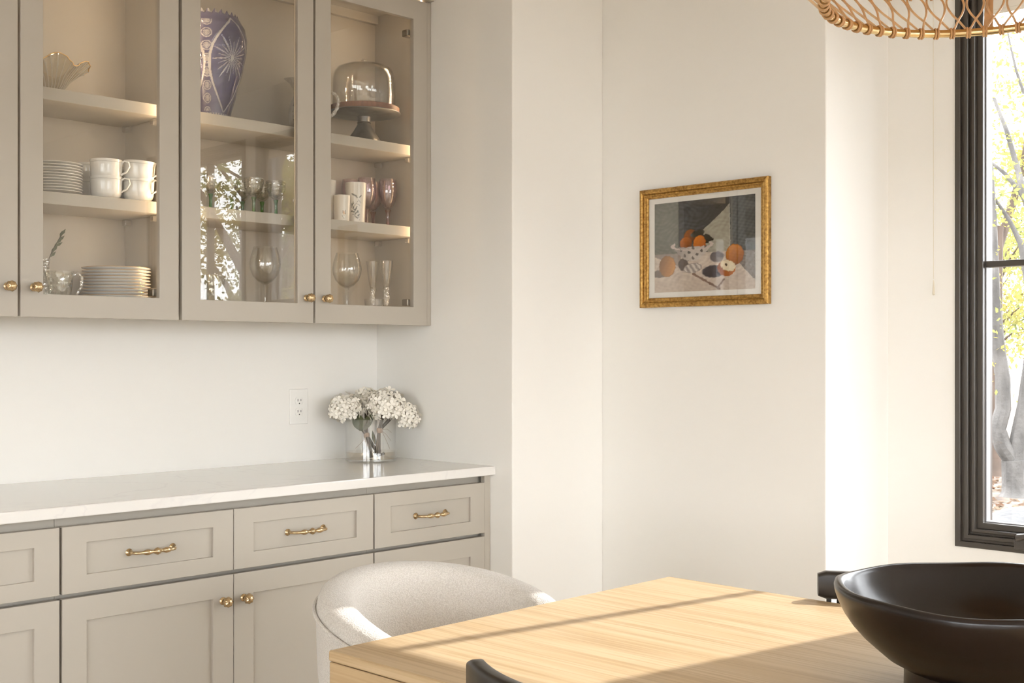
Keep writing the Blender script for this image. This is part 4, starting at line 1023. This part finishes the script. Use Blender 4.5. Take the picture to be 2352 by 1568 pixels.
def make_goblet():
    t = thing('goblet', 'mauve goblet', 'glass')
    MB().lathe([(0, 0.066), (0.006, 0.068), (0.018, 0.078), (0.029, 0.098), (0.0345, 0.122), (0.0345, 0.148), (0.031, 0.178), (0.0298, 0.178), (0.0333, 0.148), (0.0333, 0.122), (0.0275, 0.099), (0.016, 0.081), (0, 0.072)], 36).build('glass_bowl', MAUVE, t)
    MB().lathe([(0, 0.003), (0.008, 0.004), (0.006, 0.015), (0.0058, 0.040), (0.0075, 0.056), (0.012, 0.068), (0, 0.069)], 14, rad=lambda a, i, r, z: (r * (1 + 0.10 * math.cos(6 * a)), z)).build('stem', PINKG, t)
    MB().lathe([(0, 0.0), (0.031, 0.0), (0.0305, 0.0014), (0.010, 0.0036), (0, 0.004)], 32).build('foot', PINKG, t)
    return t
gb = make_goblet()
for i, (px, Y) in enumerate([(842, 3.445), (891, 3.415), (857, 3.512), (806, 3.515)]):
    g_ = gb if i == 0 else dup(gb, (0, 0, 0)); g_.location = (spot(px, Y), Y, S2); g_.rotation_euler = (0, 0, i * .5)
    g_['label'] = 'mauve glass goblet with a pink stem beside the leaf-printed tumblers'; g_['group'] = 'mauve goblets'

# ------------------------------------------------------------------ hydrangeas in the glass cylinder
VX_, VY_, VZ_ = 2.770, 3.400, 0.9145
t = thing('glass_vase', 'low clear glass cylinder vase holding the hydrangeas', 'vase', (VX_, VY_, VZ_))
MB().lathe([(0, 0.0), (0.088, 0.0), (0.091, 0.003), (0.091, 0.150), (0.0885, 0.150), (0.0885, 0.012), (0.084, 0.008), (0, 0.008)], 72).build('cylinder', CLEARV, t)
MB().lathe([(0, 0.0088), (0.0875, 0.0088), (0.0880, 0.0125), (0.0880, 0.034), (0, 0.034)], 64).build('water', glass('vase_water', (0.90, 0.86, 0.80), 0.03), t)
def rgt(v): return Vector((0.6974 * v[0] + 0.7166 * v[1], -0.7166 * v[0] + 0.6974 * v[1], v[2]))      # (right, away, up) as seen -> room axes
def floret(mb, c, nrm, s):
    nrm = nrm.normalized(); u = nrm.orthogonal().normalized(); w = nrm.cross(u); rot = random.uniform(0, PI)
    for k in range(4):
        a = rot + k * PI / 2 + random.uniform(-.15, .15); d = u * math.cos(a) + w * math.sin(a); e = u * -math.sin(a) + w * math.cos(a)
        l = s * random.uniform(.85, 1.15); cup = random.uniform(0.05, 0.45)
        p = [c, c + d * l * .45 + e * l * .36 + nrm * l * cup * .3, c + d * l * .88 + e * l * .34 + nrm * l * cup * .55, c + d * l * 1.05 + nrm * l * cup * .62, c + d * l * .88 - e * l * .34 + nrm * l * cup * .55, c + d * l * .45 - e * l * .36 + nrm * l * cup * .3, c + d * l * .6 + nrm * l * cup * .2]
        mb.add(p, [(0, 1, 6), (1, 2, 6), (2, 3, 6), (3, 4, 6), (4, 5, 6), (5, 0, 6)])
def flower_head(parent, c, rx, rz, n):
    mb = MB(); c = Vector(c)
    for k in range(n):
        z = 1 - 1.75 * (k + .5) / n; ph = k * 2.39996; r_ = math.sqrt(max(0, 1 - z * z)); d = Vector((r_ * math.cos(ph), r_ * math.sin(ph), z))
        j = random.uniform(.82, 1.06)
        pp = c + Vector((d.x * rx, d.y * rx, d.z * rz)) * j
        if pp.z < 0.152 and 0.070 < math.hypot(pp.x, pp.y) < 0.108: continue      # no petal through the vase wall
        floret(mb, pp, d + Vector((random.uniform(-.35, .35), random.uniform(-.35, .35), random.uniform(-.2, .35))), random.uniform(0.0125, 0.0175))
    hd_ = mb.build('flower_head', PETAL, parent, angle=1.5)
    MB().lathe([(0, -rz * .55), (rx * .5, -rz * .35), (rx * .68, 0.0), (rx * .5, rz * .5), (0, rz * .68)], 14, o=c).build('flower_core', PETAL, hd_)
def bouquet(label, heads, tie, foots, tails, group):
    t = thing('hydrangea_bunch', label, 'flowers', (VX_, VY_, VZ_ + 0.009), group=group)
    tie_w = rgt(tie)
    for h, fpt, (rx, rz, n) in zip([x[0] for x in heads], foots, [x[1] for x in heads]):
        hw = rgt(h); flower_head(t, hw, rx, rz, n)
        MB().tube([rgt(p) for p in fpt] + [tie_w + Vector((random.uniform(-.003, .003), random.uniform(-.003, .003), 0)), tie_w.lerp(hw, .5) + Vector((0, 0, .022 if hw.z < .16 else .006)), hw], [0.0062] * len(fpt) + [0.0062, 0.0066, 0.005], 9).build('stem', STEM, t)
    MB().lathe([(0.0085, -0.009), (0.0105, -0.006), (0.0110, 0.0), (0.0105, 0.006), (0.0085, 0.009)], 16, o=tie_w).build('twine', TWINE, t)
    for tl in tails: MB().tube([rgt(p) for p in tl], 0.0007, 5).build('twine_end', TWINE, t)
    return t
g1 = bouquet('loosely tied bunch of cream hydrangeas leaning towards the wall outlet',
        [((-0.085, -0.012, 0.175), (0.060, 0.055, 105)), ((-0.024, 0.056, 0.208), (0.042, 0.040, 56))], (-0.015, 0.0, 0.082),
        [[(0.004, -0.02, 0.004), (-0.002, -0.01, 0.04)], [(0.030, 0.01, 0.006), (0.010, 0.004, 0.04)]],
        [[(-0.02, -.008, .075), (-.028, -.012, .062), (-.018, -.012, .058), (-.018, -.01, .072)], [(-.02, -.01, .07), (-.035, -.02, .052), (-.052, -.03, .036)]], 'hydrangea bunches in the glass cylinder')
g2 = bouquet('fuller tied bunch of cream hydrangeas leaning towards the return wall',
        [((0.055, -0.015, 0.185), (0.070, 0.060, 130)), ((0.118, 0.020, 0.150), (0.050, 0.050, 75))], (0.030, 0.012, 0.098),
        [[(0.046, 0.02, 0.016), (0.034, 0.014, 0.012), (0.028, 0.010, 0.03)], [(0.018, 0.0, 0.012), (0.022, 0.004, 0.04)]],
        [[(.036, .01, .10), (.058, .0, .104), (.075, -.01, .092)], [(.036, .01, .098), (.055, .0, .085), (.073, -.005, .062)], [(.036, .01, .098), (.050, .0, .075), (.068, -.004, .034)]], 'hydrangea bunches in the glass cylinder')
def leaf_blade(parent, p0, p1, w, mat=LEAFG):
    p0, p1 = rgt(p0), rgt(p1); d = p1 - p0; sd = d.cross(Vector((0.7, 0.7, 0.1))).normalized() * w; vs = []; fs = []
    for k in range(7):
        q = k / 6; ww = math.sin(PI * min(1, q * .9 + .08)) ; c = p0 + d * q; vs += [c + sd * ww, c + Vector((0.004, 0.004, 0)) * ww, c - sd * ww]
    for k in range(6): fs += [(k * 3, k * 3 + 1, k * 3 + 4, k * 3 + 3), (k * 3 + 1, k * 3 + 2, k * 3 + 5, k * 3 + 4)]
    MB().add(vs, fs).build('leaf', mat, parent)
leaf_blade(g1, (-0.030, -0.025, 0.10), (-0.052, -0.036, 0.165), 0.022); leaf_blade(g1, (-0.030, -0.02, 0.10), (0.012, -0.03, 0.160), 0.016)
leaf_blade(g1, (0.004, 0.03, 0.15), (0.022, 0.04, 0.235), 0.012); leaf_blade(g2, (0.016, -0.01, 0.05), (0.008, -0.02, 0.10), 0.006)

# ------------------------------------------------------------------ rattan pendant over the table
PX_, PY_, PZ_, PR = 1.862, 0.793, 1.855, 0.240
t = thing('pendant_lamp', 'rattan loop pendant lamp with a brass ring hanging over the table', 'lamp', (PX_, PY_, PZ_))
R2, ZR2 = 0.330, 0.092
MB().tube([(PR * math.cos(2 * PI * k / 128), PR * math.sin(2 * PI * k / 128), 0) for k in range(128)], 0.0068, 12, closed=True).build('ring', BRASS_L, t)
MB().tube([(R2 * math.cos(2 * PI * k / 96), R2 * math.sin(2 * PI * k / 96), ZR2) for k in range(96)], 0.0055, 10, closed=True).build('upper_ring', BRASS_L, t)
NL = 56
sl = Vector((R2 - PR, 0, ZR2))
ctl = [(0.0, -0.0104), (0.12, -0.0055), (0.26, 0.0), (0.42, 0.0072), (0.62, 0.0116), (0.80, 0.0108), (0.93, 0.0065), (0.985, 0.0025)]
ctl = ctl + [(1.0, 0.0)] + [(h_, -y_) for h_, y_ in reversed(ctl)]
lp = []
for i in range(len(ctl) - 1):
    p0, p1, p2, p3 = ctl[max(i - 1, 0)], ctl[i], ctl[i + 1], ctl[min(i + 2, len(ctl) - 1)]
    for m in range(3):
        q = m / 3; f_ = lambda a, b, c, d: 0.5 * (2 * b + (c - a) * q + (2 * a - 5 * b + 4 * c - d) * q * q + (3 * b - a - 3 * c + d) * q ** 3)
        h_, y_ = f_(p0[0], p1[0], p2[0], p3[0]), f_(p0[1], p1[1], p2[1], p3[1])
        p = Vector((PR + 0.002 * (1 if i < len(ctl) / 2 else -1), 0, 0.006)) + sl * (h_ * 0.95); lp.append((p.x, y_ * (1 + 0.30 * h_), p.z))
lp.append((PR, 0.0104, 0.006))
LOOP = MB().tube(lp, 0.0020, 7).mesh('rattan_loop'); LOOP.materials.append(RATTAN)
wr = MB()
for dy in (-0.0022, 0.0022):
    wr.tube([(PR + 0.0082 * math.cos(2 * PI * k / 14), dy, 0.0082 * math.sin(2 * PI * k / 14)) for k in range(14)], 0.0019, 6, closed=True)
WRAP = wr.mesh('binding'); WRAP.materials.append(BINDING)
for k in range(NL):
    a = 2 * PI * k / NL
    o = inst('rattan_loop', LOOP, t, (0, 0, 0), a); o2 = inst('binding', WRAP, t, (0, 0, 0), a + PI / NL)
    d = Vector((math.cos(a), math.sin(a), 0))
WR2 = MB().tube([(R2 + 0.0066 * math.cos(2 * PI * k / 12), 0, ZR2 + 0.0066 * math.sin(2 * PI * k / 12)) for k in range(12)], 0.0026, 6, closed=True).mesh('upper_binding'); WR2.materials.append(BINDING)
for k in range(NL): inst('upper_binding', WR2, t, (0, 0, 0), 2 * PI * k / NL)
fa = math.atan2(0.6975, 0.7166)
rib = MB().add([(PR + 0.003, -0.008, 0.0), (PR + 0.003, 0.008, 0.0), (R2 + 0.003, 0.006, ZR2), (R2 + 0.003, -0.006, ZR2), (PR + 0.006, -0.006, -0.002), (PR + 0.006, 0.006, -0.002), (R2 + 0.006, 0.006, ZR2 - 0.002), (R2 + 0.006, -0.006, ZR2 - 0.002)], [(0, 1, 2, 3), (7, 6, 5, 4), (0, 4, 5, 1), (1, 5, 6, 2), (2, 6, 7, 3), (3, 7, 4, 0)]).mesh('rib', smooth=False); rib.materials.append(RATTAN)
for k in range(4): inst('rib', rib, t, (0, 0, 0), fa - 0.40 + k * PI / 2)
MB().lathe([(R2, ZR2 + 0.004), (R2 - 0.01, ZR2 + 0.06), (0.24, 0.23), (0.12, 0.27), (0.03, 0.28), (0.028, 0.276), (0.12, 0.264), (0.234, 0.225), (R2 - 0.014, ZR2 + 0.06), (R2 - 0.004, ZR2 + 0.004)], 72).build('woven_shade', RATTAN, t)
MB().tube([(0, 0, 0.27), (0, 0, RZ - PZ_ - 0.03)], 0.006, 10).build('rod', BRASS_L, t)
MB().lathe([(0, -0.03), (0.05, -0.028), (0.062, -0.004), (0.062, 0.0), (0, 0.0)], 36, o=(0, 0, RZ - PZ_)).build('canopy', BRASS_L, t)
MB().lathe([(0, 0.10), (0.02, 0.105), (0.032, 0.13), (0.03, 0.16), (0.016, 0.19), (0.016, 0.27), (0, 0.27)], 24).build('bulb', BULB, t)

# ------------------------------------------------------------------ garden beyond the windows
GZ = -0.40
struct('ground', MB().box(XW + 0.17, 90, -60, 60, GZ - 0.3, GZ), GROUND)
struct('ground_rear', MB().box(-60, XW + 0.17, -60, RY0 - 0.17, GZ - 0.3, GZ - 0.002), GROUND)
struct('ground_side', MB().box(-60, RX0 - 0.17, RY0 - 0.17, 60, GZ - 0.3, GZ - 0.004), GROUND)
KEEP = [(at(2332, 811, (EYE - GZ) * FPX / (1140 - HY)), 0.42), (at(2276, 811, (EYE - GZ) * FPX / (1090 - HY)), 0.46), (at(2345, 811, (EYE - GZ) * FPX / (1212 - HY)), 0.85)]
nl = 3200; V_, F_ = [], []
rl = random.Random(5)
for k in range(nl):
    dpt = rl.uniform(7.5, 20); px = rl.uniform(2150, 2650); r_ = ray(px, 811); p = Vector((r_.x, r_.y, 0)) * dpt; p.z = GZ + 0.012
    if any((p.x - q_.x) ** 2 + (p.y - q_.y) ** 2 < w_ * w_ for q_, w_ in KEEP): continue
    a = rl.uniform(0, 6.3); s_ = rl.uniform(.03, .07); e = Vector((math.cos(a), math.sin(a), rl.uniform(-.3, .5))) * s_; f = Vector((-math.sin(a), math.cos(a), rl.uniform(-.3, .5))) * s_ * .6
    b = len(V_); V_ += [tuple(p - e), tuple(p + f), tuple(p + e), tuple(p - f)]; F_.append((b, b + 1, b + 2, b + 3))
me = bpy.data.meshes.new('fallen_leaves'); me.from_pydata(V_, [], F_); me.materials.append(LITTER)
o = bpy.data.objects.new('fallen_leaves', me); COL.objects.link(o); tag(o, 'brown and tan fallen leaves scattered over the garden ground', 'leaves', kind='stuff')
def foliage(parent, clusters, n, size, mat, seed, name='foliage'):
    R = np.random.RandomState(seed); ps = []
    per = max(1, n // len(clusters))
    for (c, r_) in clusters:
        d = R.normal(size=(per, 3)); d /= np.linalg.norm(d, axis=1)[:, None]; ps.append(np.array(c) + d * (r_ * R.uniform(.25, 1, (per, 1)) ** .6))
    P_ = np.concatenate(ps); m = len(P_)
    a = R.normal(size=(m, 3)); a /= np.linalg.norm(a, axis=1)[:, None]; b = np.cross(a, R.normal(size=(m, 3))); b /= np.linalg.norm(b, axis=1)[:, None]
    s_ = size * R.uniform(.6, 1.3, (m, 1)); V = np.stack([P_ - a * s_, P_ + b * s_ * .5, P_ + a * s_, P_ - b * s_ * .5], 1).reshape(-1, 3)
    me = bpy.data.meshes.new(name); me.from_pydata(V.tolist(), [], [(4 * i, 4 * i + 1, 4 * i + 2, 4 * i + 3) for i in range(m)]); me.materials.append(mat)
    o = bpy.data.objects.new(name, me); COL.objects.link(o); o.parent = parent; o['kind'] = 'stuff'
    return o
def photo_tree(label, base_px, paths, dist, mat, leaf, n, size, seed, group='garden trees'):
    """paths: photo polylines of trunk and limbs at the distance where the trunk meets the ground"""
    b = at(*base_px, dist); b.z = GZ; t = thing('tree', label, 'tree', b, group=group); cl = []
    for i, (pts, r0, r1) in enumerate(paths):
        P_ = [at(x, y, dist + dd) for x, y, dd in pts]
        if i == 0: P_[0].z = GZ - 0.05
        Q = []
        for k in range(len(P_) - 1):
            for m in range(4): Q.append(P_[k].lerp(P_[k + 1], m / 4))
        Q.append(P_[-1]); L_ = [p - b for p in Q]
        rr = [r0 + (r1 - r0) * k / (len(L_) - 1) for k in range(len(L_))]
        if i == 0: rr[0] *= 1.55; rr[1] *= 1.2
        MB().tube(L_, rr, 10).build('trunk' if i == 0 else 'branch', mat, t)
        if i > 0 or len(paths) == 1:
            for k in range(len(L_) // 2, len(L_), 2): cl.append((tuple(L_[k] + Vector((random.uniform(-.5, .5), random.uniform(-.5, .5), random.uniform(-.2, .6)))), random.uniform(.35, .8)))
    foliage(t, cl, n, size, leaf, seed)
    return t
DT = (EYE - GZ) * FPX / (1140 - HY)
photo_tree('grey forked tree with pale lichen bark outside the window', (2332, 1140), [
    ([(2334, 1146, 0), (2333, 1105, 0), (2330, 1056, 0)], 0.17, 0.15),
    ([(2330, 1062, 0), (2302, 1022, 0), (2291, 985, 0), (2304, 938, 0), (2303, 867, 0), (2291, 787, 0), (2284, 702, 0), (2281, 631, 0), (2277, 509, 0.2), (2270, 380, 0.4)], 0.105, 0.06),
    ([(2332, 1062, 0), (2345, 990, 0), (2356, 930, 0), (2372, 800, 0), (2380, 640, -.2), (2400, 420, -.5), (2430, 200, -.6)], 0.12, 0.05),
    ([(2372, 720, 0), (2345, 560, .1), (2318, 505, .2), (2283, 452, .3)], 0.045, 0.016),
    ([(2386, 560, -.2), (2352, 452, 0), (2310, 400, .2), (2271, 368, .3)], 0.045, 0.014),
    ([(2392, 520, -.3), (2350, 440, -.2), (2338, 390, -.1), (2312, 300, 0), (2283, 225, .2)], 0.05, 0.02),
    ([(2352, 215, 0), (2334, 162, 0), (2322, 110, 0), (2312, 60, 0)], 0.02, 0.008)], DT, BARK, LEAFY, 1500, 0.034, 11)
photo_tree('slim brown-barked tree behind the grey forked tree', (2276, 1090), [
    ([(2277, 1092, 0), (2277, 1000, 0), (2278, 880, 0), (2279, 700, 0), (2284, 520, 0)], 0.19, 0.12),
    ([(2282, 600, 0), (2322, 480, .3), (2350, 380, .3), (2370, 250, .3)], 0.07, 0.03),
    ([(2280, 640, 0), (2260, 520, .3), (2262, 400, .3)], 0.06, 0.02)], (EYE - GZ) * FPX / (1090 - HY), BARKR, LEAFY, 2200, 0.05, 12)
def tree(label, x, y, h, r, n, leaf, seed, bark=BARKR, size=.075):
    t = thing('tree', label, 'tree', (x, y, GZ), group='garden trees'); R = random.Random(seed)
    MB().tube([(0, 0, -.05), (R.uniform(-.1, .1), 0, h * .25), (R.uniform(-.2, .2), R.uniform(-.2, .2), h * .5), (R.uniform(-.3, .3), R.uniform(-.3, .3), h * .85)], [.2, .16, .12, .04], 10).build('trunk', bark, t)
    cl = []
    for k in range(16):
        a = R.uniform(0, 6.3); q = R.uniform(.2, 1); e = Vector((math.cos(a) * r * q, math.sin(a) * r * q, h * R.uniform(.12 if n > 5000 else .35, 1)))
        MB().tube([(0, 0, e.z * .6), (e.x * .5, e.y * .5, e.z * .85), tuple(e)], [.06, .035, .012], 6).build('branch', bark, t); cl.append((tuple(e), r * R.uniform(.25, .45)))
    foliage(t, cl, n, size, leaf, seed)
descr = [('yellow-leaved maple standing far behind the forked tree', 26, 11.2, 6.0, 2.4, 2600, LEAFY), ('olive-leaved tree at the far edge of the garden', 38, 14.2, 6.5, 2.6, 3000, LEAFO),
         ('yellowing tree beyond the maple and the olive tree', 46, 19.5, 8, 3.2, 3400, LEAFY),
         ('dark green tree seen in the cabinet glass', 11.5, -8.5, 8, 2.6, 9000, LEAFO), ('yellow tree seen in the cabinet glass', 15.0, -15.5, 9, 3.2, 9000, LEAFY),
         ('dense olive tree to the side of the garden windows', 6.0, -13.5, 7, 2.4, 6000, LEAFO), ('tall olive tree behind the reflected yellow tree', 23, -24, 11, 4.0, 6000, LEAFO),
         ('small yellow-green tree near the side of the house', 7.4, -4.9, 4.4, 1.2, 5200, LEAFY)]
for i, (lb, x, y, h, r_, n, lf) in enumerate(descr): tree(lb, x, y, h, r_, n, lf, 40 + i, size=0.045 if y < 0 else 0.075)
b = at(2345, 1212, (EYE - GZ) * FPX / (1212 - HY)); b.z = GZ
mb = MB(); bm = bmesh.new(); bmesh.ops.create_icosphere(bm, subdivisions=3, radius=1)
for v in bm.verts:
    q = v.co; k = 1 + .12 * math.sin(3 * q.x + 1) + .1 * math.sin(4 * q.y + 2 * q.z) + .06 * math.sin(7 * q.z + 3 * q.x); v.co = Vector((q.x * .62 * k, q.y * .45 * k, max(-.05, q.z * .16 * k)))
me = bpy.data.meshes.new('boulder'); bm.to_mesh(me); bm.free(); me.materials.append(ROCK); me.polygons.foreach_set('use_smooth', [True] * len(me.polygons))
o = bpy.data.objects.new('boulder', me); COL.objects.link(o); o.location = b; tag(o, 'low grey boulder on the leaf-strewn ground outside', 'rock')
